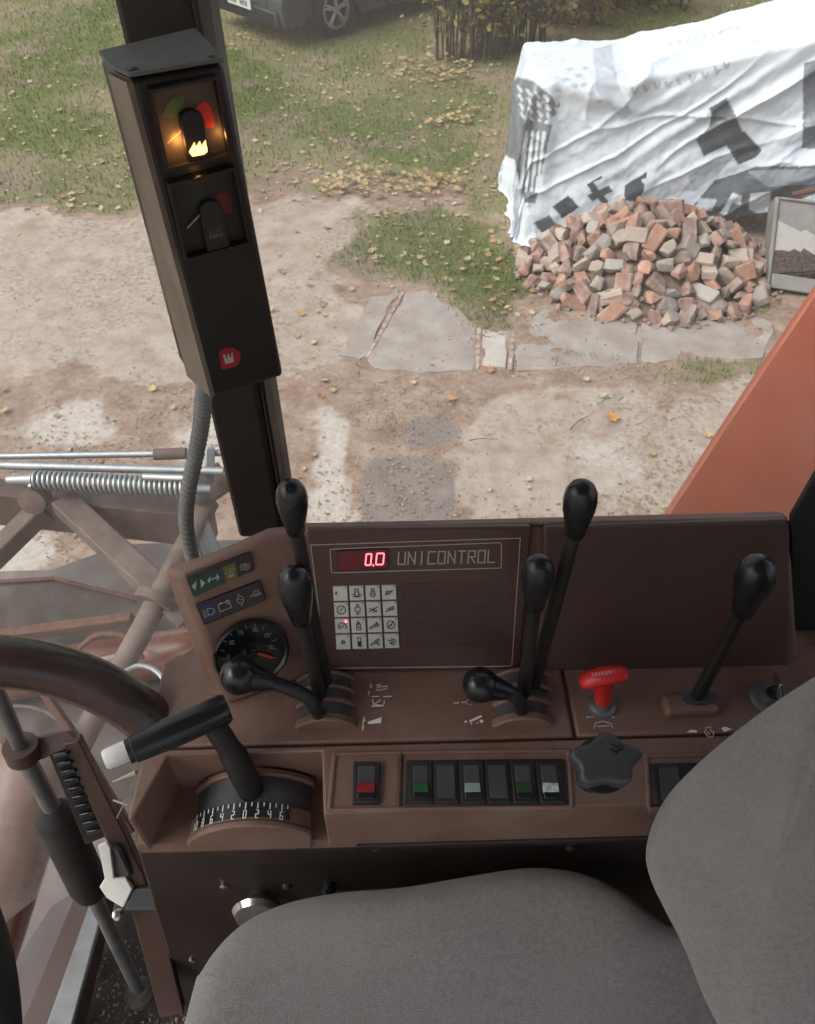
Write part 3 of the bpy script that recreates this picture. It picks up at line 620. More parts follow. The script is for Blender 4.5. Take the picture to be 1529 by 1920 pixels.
print_([(1328, 204), (1362, 184), (1374, 205), (1396, 252), (1352, 278), (1320, 293), (1306, 262), (1332, 236), (1334, 212)], .84)
print_([(1362, 272), (1396, 246), (1428, 282), (1420, 294), (1386, 308)], .97)
ik = ink.reshape(U.shape).copy()
for it in range(0): ik[1:-1, 1:-1] = .4*ik[1:-1, 1:-1]+.15*(ik[:-2, 1:-1]+ik[2:, 1:-1]+ik[1:-1, :-2]+ik[1:-1, 2:])
me = bpy.data.meshes.new('tarpaulin'); nu, nv = len(us), len(vs_); idx = np.arange(nu*nv).reshape(nv, nu)
F = np.stack([idx[:-1, :-1], idx[:-1, 1:], idx[1:, 1:], idx[1:, :-1]], -1).reshape(-1, 4)
F = F[~over.ravel()[F].all(1)]; org = np.array([2.4, 6.9, 0]); me.from_pydata((PV-org).tolist(), [], F.tolist())
at = me.attributes.new('ink', 'FLOAT', 'POINT'); at.data.foreach_set('value', ik.ravel().astype(np.float32)); me.polygons.foreach_set('use_smooth', [True]*len(me.polygons))
m = bpy.data.materials.new('printed_tarpaulin'); nt, N, L, b = nodes_of(m); tc = N.new('ShaderNodeTexCoord')
n1 = nz(3, 6); n2 = nz(60, 6, .7); a_ = attr('ink'); rr = N.new('ShaderNodeMath'); rr.operation = 'MULTIPLY'; L.new(a_, rr.inputs[0]); L.new(madd(n2, .5, .88), rr.inputs[1]); rr.use_clamp = True
L.new(mix(rr.outputs[0], ramp(n1, [(.3, (.63, .70, .755)), (.7, (.71, .77, .82))]), ramp(n2, [(.3, (.055, .065, .075)), (.7, (.10, .115, .13))])), b.inputs['Base Color'])
b.inputs['Roughness'].default_value = .32; b.inputs['Specular IOR Level'].default_value = .55
bp = N.new('ShaderNodeBump'); bp.inputs['Strength'].default_value = .35; bp.inputs['Distance'].default_value = .015; L.new(nz(14, 6), bp.inputs['Height']); L.new(bp.outputs[0], b.inputs['Normal'])
me.materials.append(m); tarp = bpy.data.objects.new('tarpaulin', me); col.objects.link(tarp); tarp.location = Vector(org)
tag(tarp, 'big white tarpaulin with grey printed blocks draped over a stack', 'tarpaulin')

# ---- tipped mortar trough right of the bricks
tr = thing('mortar_trough', onz(1450, 545, 0), 'weathered grey concrete trough with white plaster and dark soil, right of the bricks', 'trough')
A0 = onz(1438, 538, .05); A1 = ony(1457, 366, A0[1]+.38); bx_ = unit(A1-A0); Ht = float(np.linalg.norm(A1-A0)); ax_ = unit((.95, -.30, 0)); Wt, Dt = 1.0, .05
cx2 = unit(np.cross(ax_, bx_)); cx2 = cx2 if cx2[2] > 0 else -cx2
def tp(u, v, d): return A0+ax_*u+bx_*v-cx2*d
def tbox(u0, v0, d0, u1, v1, d1, name, m):
    return MB().prism([tp(u0, v0, d0), tp(u1, v0, d0), tp(u1, v1, d0), tp(u0, v1, d0)], [tp(u0, v0, d1), tp(u1, v0, d1), tp(u1, v1, d1), tp(u0, v1, d1)]).build(name, m, tr, bevel=.01)
tbox(0, 0, Dt, Wt, Ht, Dt+.30, 'floor_plate', 'trough'); tbox(0, .002, .028, .03, Ht-.002, Dt-.002, 'side_wall', 'trough'); tbox(Wt-.055, .002, 0, Wt, Ht-.002, Dt-.002, 'side_wall', 'trough')
tbox(.032, 0, .004, Wt-.057, .11, Dt-.002, 'front_wall', 'trough'); tbox(.032, Ht-.02, .03, Wt-.057, Ht, Dt-.002, 'back_wall', 'trough')
def lump(name, m, pts, base_d, h, seed):
    mb = MB(); c = np.mean(np.array(pts), 0); rings = [1, .8, .5, .2]; n = len(pts); V = []; rs = random.Random(seed)
    for k, r_ in enumerate(rings):
        for (u, v) in pts: V.append(tp(c[0]+(u-c[0])*r_, c[1]+(v-c[1])*r_, base_d-h*(1-r_**2)*rs.uniform(.7, 1.2)))
    V.append(tp(c[0], c[1], base_d-h)); Fc = [(k*n+i, k*n+(i+1) % n, (k+1)*n+(i+1) % n, (k+1)*n+i) for k in range(3) for i in range(n)]+[(3*n+i, 3*n+(i+1) % n, 4*n) for i in range(n)]
    return mb.add(V, Fc).build(name, m, tr, smooth=True, angle=80)
def jag(u0, u1, v0, v1, n, seed):
    rs = random.Random(seed); return [(u0+(u1-u0)*i/n, v0+rs.uniform(-.012, .012)) for i in range(n+1)]+[(u1-(u1-u0)*i/n, v1+rs.uniform(-.045, .045)+.03*math.sin(i*.9+seed)) for i in range(n+1)]
lump('plaster_crust', 'plaster', jag(.035, .93, .26, .43, 26, 3), Dt-.002, .010, 3)
lump('soil_heap', 'soil', jag(.035, .93, .115, .28, 26, 8), Dt-.012, .045, 4)
p = tp(.12, Ht+.03, .05); q = tp(.45, Ht+.05, .03)
rb = MB().tube([p, (p+q)/2+np.array([0, 0, .05]), q], .02, 8).build('iron_hook', 'rust'); tag(rb, 'rusty bent iron lying on the rim of the mortar trough', 'scrap iron')

# ---- parked car at the back of the yard
wc = onz(632, 68, 0); th = R(43); hd = np.array([-math.cos(th), -math.sin(th), 0]); lf = np.array([math.sin(th), -math.cos(th), 0])
car = thing('parked_car', wc, 'dark slate coloured car parked behind the grass at the top of the yard', 'car')
def cpt(f, l, z): return np.array(wc)+hd*f+lf*(l-.0)+np.array([0, 0, z])       # f forward of the front axle, l to the car's left of the wheel face
prof = [(-3.3, .42), (-3.35, .75), (-3.2, 1.0), (-2.6, 1.42), (-1.2, 1.46), (-.3, 1.08), (.55, .90), (.80, .72), (.88, .5), (.84, .24), (.6, .2)]
wheel_arch = [(f_, .02+.36*math.sin(a)+.30) for f_, a in ()]
def side(l, inset=0):
    bot = [(.6, .2)]+[(.40*math.cos(R(a)), .31+.40*math.sin(R(a))) for a in range(0, 181, 20)]+[(-.44, .2), (-2.2, .2)]+[(-2.65+.40*math.cos(R(a)), .31+.40*math.sin(R(a))) for a in range(0, 181, 20)]+[(-3.1, .3)]
    return [cpt(f_, l-(.10 if z > .95 else 0)-inset, z) for f_, z in prof[:-1]+bot]
for f_, z in (): pass
A = side(.02); B = [a-lf*1.72+(lf*.2 if False else 0) for a in A]
bm_ = MB().prism(A, B); body = bm_.build('body', 'car_paint', car, bevel=.045, seg=3)
MB().prism([cpt(.90, -.03, .22), cpt(.90, -1.64, .22), cpt(.915, -1.6, .42), cpt(.915, -.08, .42)], [cpt(.5, -.03, .22), cpt(.5, -1.64, .22), cpt(.5, -1.6, .42), cpt(.5, -.08, .42)]).build('bumper', 'car_black', car, bevel=.03)
pl_ = MB().prism([cpt(.935, -.58, .36), cpt(.935, -1.10, .36), cpt(.935, -1.10, .475), cpt(.935, -.58, .475)], [cpt(.915, -.58, .36), cpt(.915, -1.10, .36), cpt(.915, -1.10, .475), cpt(.915, -.58, .475)]).build('licence_plate', 'plate_white', car)
mb = MB()
for i in range(7):
    if i == 3: continue
    l_ = -.65-i*.062
    for dl, z0_, z1_ in ((0, .385, .45), (.03, .385, .45), (.015, .41, .425)): mb.box((0, 0, 0), (0, 0, 0)) if False else mb.prism([cpt(.938, l_-dl, z0_), cpt(.938, l_-dl-.011, z0_), cpt(.938, l_-dl-.011, z1_), cpt(.938, l_-dl, z1_)], [cpt(.9355, l_-dl, z0_), cpt(.9355, l_-dl-.011, z0_), cpt(.9355, l_-dl-.011, z1_), cpt(.9355, l_-dl, z1_)])
mb.build('plate_characters', 'car_black', pl_)
MB().prism([cpt(.80, -.10, .60), cpt(.84, -.45, .60), cpt(.78, -.45, .76), cpt(.66, -.08, .76)], [cpt(.7, -.10, .60), cpt(.74, -.45, .60), cpt(.68, -.45, .76), cpt(.56, -.08, .76)]).build('headlight', 'alloy', car, bevel=.02)
MB().prism([cpt(-.45, -.073, 1.0), cpt(-1.25, -.073, 1.38), cpt(-2.5, -.073, 1.36), cpt(-2.9, -.073, 1.0)], [cpt(-.45, -.2, 1.0), cpt(-1.25, -.2, 1.38), cpt(-2.5, -.2, 1.36), cpt(-2.9, -.2, 1.0)]).build('side_window', 'car_glass', car)
for wf in (0, -2.65):
    c = cpt(wf, .03, .315); 
    ty = MB().lathe(c-lf*.2, lf, [(0, .2), (.0, .29), (.03, .315), (.17, .315), (.2, .29), (.2, .225), (.16, .21)], 32).build('wheel', 'tyre', car, smooth=True)
    mb = MB().lathe(c-lf*.05, lf, [(0, .225), (.045, .225), (.05, .215), (.05, .2), (.03, .195), (.0, .19)], 32)
    for k in range(5):
        for s_ in (-.09, .09):
            a = k*1.2566+.3+s_; a2 = k*1.2566+.3+s_*1.3
            u0 = np.array(hd)*math.cos(a)+np.array([0, 0, 1])*math.sin(a); u1 = np.array(hd)*math.cos(a2)+np.array([0, 0, 1])*math.sin(a2)
            mb.tube([c-lf*.015+u0*.03, c-lf*.01+u1*.205], [.020, .014], 6)
    mb.lathe(c-lf*.03, lf, [(0, .05), (.03, .05), (.035, .03)], 16)
    mb.build('rim', 'alloy', ty, smooth=True)

# ---- shrubs behind the tarpaulin
def shrub(px, py, nst, spread, hgt, m, label, nleaf, lo, seed, group='shrubs behind the tarpaulin'):
    base = onz(px, py, 0); t = thing('shrub', base, label, 'shrub', group); rs = random.Random(seed); tips = []
    for i in range(nst):
        a = rs.random()*6.283; r_ = math.sqrt(rs.random())*spread; b0 = base+np.array([r_*math.cos(a), r_*.6*math.sin(a), -.02]); h = hgt*rs.uniform(.6, 1.1)
        dxy = np.array([rs.uniform(-.3, .3), rs.uniform(-.25, .25), 0]); P = [b0, b0+dxy*.25+np.array([rs.uniform(-.04, .04), 0, h*.4]), b0+dxy*.6+np.array([0, 0, h*.75]), b0+dxy+np.array([0, 0, h])]
        P = catmull(P, 3); r0 = rs.uniform(.009, .022); MB().tube(P, [r0*(1-.7*k/len(P)) for k in range(len(P))], 6).build('stem', 'bark', t, smooth=True); tips.append(P)
    V = []; Fc = []
    for k in range(nleaf):
        P = rs.choice(tips); q = P[rs.randrange(int(len(P)*lo), len(P))]; c = q+np.array([rs.gauss(0, .13), rs.gauss(0, .13), rs.gauss(0, .10)]); s = rs.uniform(.03, .065)
        u = unit((rs.gauss(0, 1), rs.gauss(0, 1), rs.gauss(0, .5))); v = unit(np.cross(u, (rs.gauss(0, 1), rs.gauss(0, 1), rs.gauss(0, 1)))); n0 = len(V)
        V += [c-u*s, c+v*s*.55, c+u*s, c-v*s*.55]; Fc.append((n0, n0+1, n0+2, n0+3))
    o = MB().add(V, Fc).build('leaves', m, t); o['kind'] = 'stuff'
shrub(880, 108, 46, .42, 2.1, 'foliage', 'dense shrub of dark thin stems left of the tarpaulin corner', 2300, .28, 1)
shrub(955, 88, 46, .48, 2.2, 'foliage', 'yellow green shrub with dark stems right behind the tarpaulin corner', 3000, .22, 2)
shrub(1050, 40, 16, .6, 1.7, 'foliage_brown', 'brownish shrub behind the left half of the tarpaulin top', 3600, .1, 3)
shrub(1200, 10, 14, .7, 1.4, 'foliage_brown', 'low autumn coloured shrub behind the tarpaulin near the top edge', 3200, .08, 4)

# ================================================================== THE MACHINE OUTSIDE THE GLASS
Z3 = np.array([0, 0, 1.0])
def bar(name, pa, pb, wd_, th_, m, parent, up=Z3, bevel=.004):          # rectangular bar between two points
    d = unit(pb-pa); s = unit(np.cross(d, up)); u = np.cross(s, d)
    A = [pa+s*wd_/2*i+u*th_/2*j for i, j in ((-1, -1), (1, -1), (1, 1), (-1, 1))]; B = [pb+s*wd_/2*i+u*th_/2*j for i, j in ((-1, -1), (1, -1), (1, 1), (-1, 1))]
    return MB().prism(A, B).build(name, m, parent, bevel=bevel)
hdr = thing('harvester_header', D(150, 1100, 2.1), 'dusty header frame with zinc rods and coil spring outside the left window', 'header')
for a_, b_, r_ in (((-150, 858, 2.05), (415, 849, 2.02), .009), ((-150, 868, 2.0), (420, 884, 1.98), .011)):
    MB().tube([D(*a_), D(*b_)], r_, 12).build('rod', 'zinc', hdr, smooth=True)
slv = MB().tube([D(290, 852, 2.02), D(350, 850, 2.02)], .015, 12).build('rod_sleeve', 'dusty_metal', hdr, smooth=True)
bar('rod_bracket', D(394, 838, 2.0), D(394, 905, 2.02), .024, .012, 'zinc', hdr, up=np.array([0, .7, .7]))
P0, P1 = D(62, 899, 1.97), D(345, 915, 1.95); ns = 30*10; d_ = P1-P0; a1 = unit(np.cross(d_, Z3)); a2 = np.cross(unit(d_), a1)
MB().tube([P0+d_*i/ns+(a1*math.cos(i*.6283)+a2*math.sin(i*.6283))*.021 for i in range(ns+1)], .0046, 7).build('coil_spring', 'zinc', hdr, smooth=True)
MB().tube([D(15, 900, 1.97), D(62, 899, 1.97)], [.012, .016], 10).build('spring_hook', 'zinc', hdr, smooth=True)
MB().tube([D(345, 914, 1.95), D(395, 917, 1.95)], [.017, .010], 10).build('spring_hook', 'zinc', hdr, smooth=True)
MB().tube([D(270, 894, 1.93), D(375, 898, 1.93)], .010, 12).build('bright_rod', 'chrome', hdr, smooth=True)
bar('beam', D(-150, 925, 2.10), D(400, 985, 2.08), .06, .12, 'dusty_metal', hdr)
bar('diagonal_arm', D(118, 940, 2.02), D(312, 1120, 1.93), .062, .05, 'dusty_metal', hdr)
bar('diagonal_arm', D(80, 955, 2.06), D(-90, 1120, 2.0), .05, .05, 'dusty_metal', hdr)
MB().tube([D(392, 940, 2.02), D(335, 1050, 1.95), D(262, 1190, 1.86), D(120, 1450, 1.70)], .027, 18).build('tube', 'dusty_metal', hdr, smooth=True)
MB().lathe(D(290, 1125, 1.89), D(262, 1190, 1.86)-D(335, 1050, 1.95), [(-.012, .03), (-.012, .047), (.012, .047), (.012, .03)], 20).build('collar', 'dusty_metal', hdr, smooth=True)
bar('lug_plate', D(300, 1120, 1.9), D(350, 1165, 1.9), .05, .014, 'dusty_metal', hdr)
MB().lathe(D(75, 925, 2.02), (0, -1, .3), [(0, .03), (.02, .034), (.05, .034), (.055, .02)], 14).build('pivot_bolt', 'dusty_metal', hdr, smooth=True)
MB().lathe(D(372, 922, 1.98), (.2, -1, .6), [(0, .026), (.02, .028), (.03, .014)], 16).build('pivot_bolt', 'steel_dull', hdr, smooth=True)
bar('end_plate', D(350, 940, 2.06), D(425, 890, 2.06), .08, .012, 'dusty_metal', hdr, up=np.array([0, -.7, .7]))
bar('end_bracket', D(372, 980, 2.0), D(398, 1040, 2.0), .045, .05, 'steel_dull', hdr)
# sloping sheets of the feeder housing
def sheet(name, pix, m, parent, th_=.012, bevel=.003):
    A = [D(*q) for q in pix]; n = unit(np.cross(A[1]-A[0], A[2]-A[0])); n = n if n[2] > 0 else -n
    return MB().prism(A, [a-n*th_ for a in A]).build(name, m, parent, bevel=bevel)
sheet('guard_sheet', [(-200, 1075, 2.4), (95, 1068, 2.4), (230, 1020, 2.45), (480, 1010, 2.5), (480, 1260, 2.35), (-200, 1260, 2.35)], 'lilac_sheet', hdr)
sheet('guard_sheet', [(-200, 1100, 2.25), (102, 1083, 2.25), (310, 1135, 2.2), (480, 1300, 2.12), (480, 1500, 2.02), (-200, 1500, 2.02)], 'dusty_dark', hdr)
sheet('guard_sheet', [(-200, 1400, 2.1), (480, 1400, 2.1), (480, 2050, 1.95), (-200, 2050, 1.95)], 'lilac_sheet', hdr)
bar('sheet_edge', D(-200, 1102, 2.235), D(102, 1084, 2.235), .012, .006, 'rust', hdr); bar('sheet_edge', D(102, 1084, 2.235), D(305, 1135, 2.185), .012, .006, 'rust', hdr)
MB().tube([D(-120, 1290, 2.06), D(420, 1210, 2.1)], .062, 32).build('auger', 'drum', hdr, smooth=True)
bar('cross_brace', D(-120, 1150, 2.12), D(60, 1260, 2.0), .03, .03, 'dusty_metal', hdr); bar('cross_brace', D(-60, 1200, 2.1), D(250, 1160, 2.08), .028, .03, 'rust', hdr)
MB().tube(catmull([D(150, 1215, 1.98), D(185, 1190, 1.98), D(240, 1196, 1.98), D(268, 1235, 1.97)], 6), .007, 8).build('hose', 'rust', hdr, smooth=True)
c0, c1 = D(-25, 1720, 1.66), D(78, 1400, 1.70); MB().tube([c0+(c0-c1)*.6, c1], .085, 48).build('drum', 'drum', hdr, smooth=True)
MB().tube(catmull([D(230, 1262, 1.80), D(262, 1248, 1.76), (D(298, 1262, 1.72)), D(318, 1300, 1.70), D(322, 1340, 1.7)], 6), .006, 8).build('hose', 'zinc', hdr, smooth=True)
MB().tube(catmull([D(-40, 1330, 1.72), D(50, 1325, 1.72), D(110, 1350, 1.70), D(150, 1400, 1.7)], 6), .004, 8).build('wire', 'dusty_metal', hdr, smooth=True)
# slanting orange flank of the machine, seen through the right of the side window
pn = (np.array([0.6, 1.02, 2.3]), unit((-.22, -.72, .62)))
fl = slab('machine_flank', [(1190, 1056), (1382, 762), (1560, 497), (1760, 200), (2300, 200), (2300, 1056)], pn, 'orange_paint', None, 0, .05, bevel=.006)
tag(fl, 'sloping faded orange side panel of the harvester right of the window', 'machine panel')

# ================================================================== THE CAB
FLOORZ, SHZ = 1.8, 2.6
cab = thing('harvester_cab', (0, 0, FLOORZ), 'dark brown framed cab around the controls, with window panes', 'cab')
fa, fb = onz(205, 1560, FLOORZ), onz(75, 1990, FLOORZ)
fl_ = [fa, fb, np.array([fb[0]-.02, -.95, FLOORZ]), np.array([1.0, -.95, FLOORZ]), np.array([1.0, .72, FLOORZ]), np.array([fa[0]+.02, .72, FLOORZ])]
MB().prism(fl_, [p-Z3*.05 for p in fl_]).build('floor', 'floor', cab)
MB().box((-1.05, -1.0, 3.62), (1.05, .78, 3.70)).build('roof', 'cab_inner', cab, bevel=.02)
MB().box((.80, -.95, FLOORZ), (.86, .70, 2.7)).build('rear_wall', 'cab_inner', cab)
MB().box((.80, -.95, 3.45), (.86, .70, 3.62)).build('rear_header', 'cab_inner', cab)
MB().box((.30, .66, FLOORZ), (.80, .70, 2.55)).build('side_wall', 'cab_inner', cab)
for x_, y_ in ((.80, -.93), (-.95, -.93)): MB().box((x_, y_-.03, FLOORZ), (x_+.06, y_+.04, 3.62)).build('corner_post', 'pillar', cab, bevel=.008)
# front right pillar: measured at the window plane
PY = .64; pp = [ony(x, y, PY) for x, y in ((172, -160), (328, -160), (534, 1010), (447, 1010))]
xs = (np.mean([pp[0][0], pp[3][0]]), np.mean([pp[1][0], pp[2][0]]))
pil = MB().prism(pp, [p+np.array([.012, .05, 0]) for p in pp]).build('pillar', 'pillar', cab, bevel=.006)
e0, e1 = ony(338, -160, PY+.005), ony(538, 985, PY+.005)
MB().tube([e0, e1], .0032, 8).build('window_seal', 'black', pil, smooth=True)
rp = (np.array([0, .505, 2.6]), np.array([0, -1.0, 0]))
slab('rear_pillar', [(1600, 770), (1529, 897), (1484, 974), (1480, 1275), (1515, 1500), (1760, 1500), (1760, 770)], rp, 'black_matt', cab, 0, .008, bevel=.002)
# glass
def pane(a, b_, z0_, z1_, name='window_pane'):
    a = np.array(a); b_ = np.array(b_); d = unit(np.array([b_[0]-a[0], b_[1]-a[1], 0])); n = np.array([-d[1], d[0], 0])*.005
    A = [np.array([a[0], a[1], z0_]), np.array([b_[0], b_[1], z0_]), np.array([b_[0], b_[1], z1_]), np.array([a[0], a[1], z1_])]
    MB().add(A, [(0, 1, 2, 3)]).build(name, 'glass', cab)
pxl, pxr = pp[3][0], pp[2][0]
pane((pxr-.02, PY+.03), (.85, PY+.03), 2.3, 3.6)
pane((pxl+.02, PY+.03), (-.52, .56), 1.9, 3.6); pane((-.52, .56), (-.95, .12), 1.9, 3.6); pane((-.95, .12), (-.95, -.9), 1.9, 3.6); pane((-.9, -.95), (.8, -.95), 2.2, 3.6)
# sill strips of the lower front window, lower left
def flatbar(name, pix, z, m, parent, th_=.02, bevel=.003):
    A = [onz(x, y, z) for x, y in pix]; return MB().prism(A, [a-Z3*th_ for a in A]).build(name, m, parent, bevel=bevel)
flatbar('sill_strip', [(150, 1655), (190, 1640), (100, 1990), (10, 1990)], 1.93, 'brown_dark', cab, .1)
flatbar('sill_strip', [(172, 1680), (196, 1672), (196, 1700), (118, 1990), (62, 1990)], 1.95, 'steel_dull', cab, .012)
flatbar('sill_strip', [(96, 1700), (146, 1668), (150, 1660), (20, 1990), (-90, 1990)], 1.91, 'lilac_sheet', cab, .012)
# black cover at the extreme lower left
MB().tube(catmull([D(-120, 1620, .80), D(-62, 1760, .78), D(-38, 1880, .76), D(-30, 2050, .74)], 6), .035, 20).build('column_cover', 'black_matt', cab, smooth=True)

# ---- monitor box on the pillar
by = R(28); bexx = np.array([math.cos(by), math.sin(by), 0]); bn = np.array([math.sin(by), -math.cos(by), 0])
BOX = (ony(330, 420, .53), bn)
box = thing('monitor_box', onp(465, 728, BOX), 'tall dark monitor box with two dials clipped on the window pillar', 'monitor')
TL, TR, BR_, BL = [onp(x, y, BOX) for x, y in ((243, 149), (421, 119), (533, 706), (401, 746))]
STL, SBL = ony(207, 131, TL[1]+.03), ony(356, 706, BL[1]+.03)
RT, RB = TR-bn*.07+bexx*.004, BR_-bn*.07+bexx*.004; LT, LB = STL-bn*.03, SBL-bn*.03
def shell(pts_, faces, name, m, bevel=.003): return MB().add(pts_, faces).build(name, m, box, bevel=bevel)
hous = MB().prism([TL, TR, RT, LT, STL], [BL, BR_, RB, LB, SBL]).build('housing', 'box_dark', box, bevel=.004)
cap = [p+Z3*.001 for p in (TL+bn*.0006, TR+bn*.0006, RT, LT, STL)]
MB().prism([p+Z3*.0025 for p in cap], cap).build('top_cap', 'box_top', box, bevel=.0008)
for x_, y_ in ((248, 126), (398, 104)):
    p = onp(x_, y_, (TL+Z3*.004, Z3)); MB().lathe(p-Z3*.004, Z3, [(0, .0032), (.0035, .0032), (.0042, .0015)], 12).build('screw', 'box_dark', box, smooth=True)
sn = unit(np.cross(SBL-STL, TL-STL)); sn = sn if np.dot(sn, CAM-TL) > 0 else -sn
q4 = [STL, TL, BL, SBL]; qc = sum(q4)/4
A = [p+(qc-p)*.012+sn*.0022 for p in q4]; MB().prism(A, [p-sn*.004 for p in A]).build('lit_side_face', 'box_lit_side', box)
def dial(corners, arch, red, green, needle, icon, icon_m, lit):
    fr_ = slab('dial_card', corners, BOX, 'dial_plate' if lit else 'dial_card_off', box, .0012, .003)
    slab('dial_hub', arch, BOX, 'black_matt', fr_, .007, .0055, bevel=.0008)
    flats('red_zone', [red], BOX, 'dial_red' if lit else 'dial_red_off', fr_, .0016); flats('green_zone', [green], BOX, 'dial_green' if lit else 'dial_green_off', fr_, .0016)
    strokes('needle', [needle], BOX, 3.2, 'straw', fr_, .004); flats('symbol', icon, BOX, icon_m, fr_, .0076)
    cs = [np.array(c, float) for c in corners]; n4 = 4
    for i in range(n4):                       # raised frame round the dial
        a, b_ = cs[i], cs[(i+1) % 4]; ctr = sum(cs)/4; o1 = a+(a-ctr)*.07; o2 = b_+(b_-ctr)*.07
        slab('dial_frame', [tuple(a), tuple(b_), tuple(o2), tuple(o1)], BOX, 'box_dark', fr_, .009, .008)
c3 = lambda x, y: (180+x/4.024, 60+y/4.024)
dial([(287, 174), (405, 150), (431, 289), (317, 316)], [c3(*q) for q in ((708, 1005), (640, 690), (645, 630), (690, 595), (745, 590), (790, 615), (812, 650), (875, 955))],
     [c3(*q) for q in ((752, 578), (790, 540), (832, 524), (868, 570), (890, 640), (898, 715), (862, 725), (828, 718), (815, 650), (790, 605))],
     [c3(*q) for q in ((500, 640), (520, 560), (580, 500), (665, 480), (672, 565), (630, 600), (600, 660))], [c3(545, 838), c3(645, 745)],
     [[c3(*q) for q in p] for p in (((705, 905), (728, 860), (745, 828), (752, 858), (760, 878)), ((752, 870), (785, 822), (795, 850), (800, 872)), ((790, 872), (828, 812), (838, 870)), ((703, 905), (722, 872), (840, 866), (842, 905), (815, 925), (730, 940)))], 'lamp_icon', True)
c4 = lambda x, y: (180+x/4.024, 60+y/4.024)
dial([(322, 350), (439, 320), (466, 455), (352, 485)], [c4(*q) for q in ((850, 1690), (790, 1375), (795, 1320), (840, 1280), (890, 1275), (935, 1300), (955, 1340), (1020, 1640))],
     [c4(*q) for q in ((890, 1250), (930, 1215), (970, 1198), (1010, 1240), (1030, 1310), (1028, 1365), (990, 1372), (958, 1345), (940, 1295))],
     [c4(*q) for q in ((640, 1320), (660, 1240), (720, 1180), (805, 1165), (812, 1245), (770, 1285), (740, 1340))], [c4(695, 1475), c4(790, 1375)],
     [[c4(*q) for q in p] for p in (((855, 1530), (868, 1495), (873, 1495), (868, 1530)), ((880, 1525), (893, 1488), (899, 1488), (892, 1525)), ((905, 1520), (918, 1480), (924, 1480), (917, 1520)), ((930, 1512), (943, 1472), (950, 1472), (942, 1512)), ((855, 1540), (955, 1515), (958, 1535), (860, 1565)))], 'icon_dim', False)
for (x_, y_, pw) in ((338, 268, .010), (418, 255, .004), (372, 330, .0022)):          # the little bulbs that light the upper dial
    ld = bpy.data.lights.new('dial_bulb', 'POINT'); ld.energy = pw; ld.color = (1, .45, .12); ld.shadow_soft_size = .003
    lo_ = bpy.data.objects.new('dial_bulb', ld); col.objects.link(lo_); lo_.parent = box; lo_.location = Vector(onp(x_, y_, BOX, .006))-box.location
c5 = lambda x, y: (300+x/5.335, 400+y/5.335)
em = flats('emblem', [[c5(*q) for q in ((590, 1385), (650, 1350), (735, 1345), (800, 1385), (812, 1450), (780, 1520), (700, 1550), (620, 1565), (605, 1480))]], BOX, 'red_emblem', box, .0006)
flats('emblem_crown', [[c5(*q) for q in p] for p in (((630, 1415), (650, 1405), (665, 1450), (735, 1430), (742, 1490), (655, 1510)), ((672, 1415), (690, 1400), (700, 1440), (680, 1448)), ((712, 1400), (730, 1395), (735, 1432), (718, 1440)))], BOX, 'line', em, .0012)
# corrugated conduit below the box
P = catmull([ony(x, y, .60) for x, y in ((388, 705), (382, 745), (377, 800), (366, 860), (353, 925), (350, 985), (362, 1050), (372, 1090))], 28)
cd = MB().tube(P, [.0085 if (i // 2) % 2 else .0068 for i in range(len(P))], 12).build('conduit', 'conduit', None, smooth=True, angle=80)
tag(cd, 'grey corrugated cable conduit hanging from the monitor box to the console', 'conduit')

# ================================================================== THE CONSOLE
CA = R(1.6); ex = np.array([math.cos(CA), math.sin(CA), 0]); ey = np.array([-math.sin(CA), math.cos(CA), 0])
SH = (np.array([0, 0, SHZ]), Z3)
pb0 = onp(764, 1258, SH); tilt = R(18)
BK = (pb0, unit(-ey*math.cos(tilt)+Z3*math.sin(tilt)))
pf0 = onp(764, 1521, SH); FR = (pf0, -ey)
ya = R(23); lx = np.array([math.cos(ya), math.sin(ya), 0]); ly = np.array([math.sin(ya), -math.cos(ya), 0])
LP = (onp(572, 1130, BK), unit(ly*math.cos(R(20))+Z3*math.sin(R(20))))
con = thing('control_console', onp(764, 1521, SH)-Z3*.8, 'brown plastic side console with display, gauges and rows of switches', 'console')
def shelf(pix, name, m='brown', lift=0, th_=.03, bevel=.004, parent=con, seg=3): return slab(name, pix, SH, m, parent, lift, th_, bevel, seg)
# body below the deck, deck plates, ledge
xl = onp(240, 1530, SH)
def W(u, v, z): return np.array([0, 0, z])+ex*u+ey*v          # console frame: u along, v away from the driver
uL = float(np.dot(xl, ex)); vF = float(np.dot(pf0, ey)); vB = float(np.dot(pb0, ey)); vG = float(np.dot(onp(764, 1391, SH), ey)); uR = .50
uM0, uM1 = float(np.dot(onp(1066, 1330, SH), ex)), float(np.dot(onp(1073, 1330, SH), ex))
def cbox(name, u0, v0, z0_, u1, v1, z1_, m='brown', bevel=.004, seg=3, parent=con):
    P = [W(u0, v0, z1_), W(u1, v0, z1_), W(u1, v1, z1_), W(u0, v1, z1_)]; Q = [p+Z3*(z0_-z1_) for p in P]; return MB().prism(P, Q).build(name, m, parent, bevel=bevel, seg=seg)
vL = float(np.dot(onp(345, 1226, SH), ey)); uI = float(np.dot(onp(470, 1262, SH), ex))
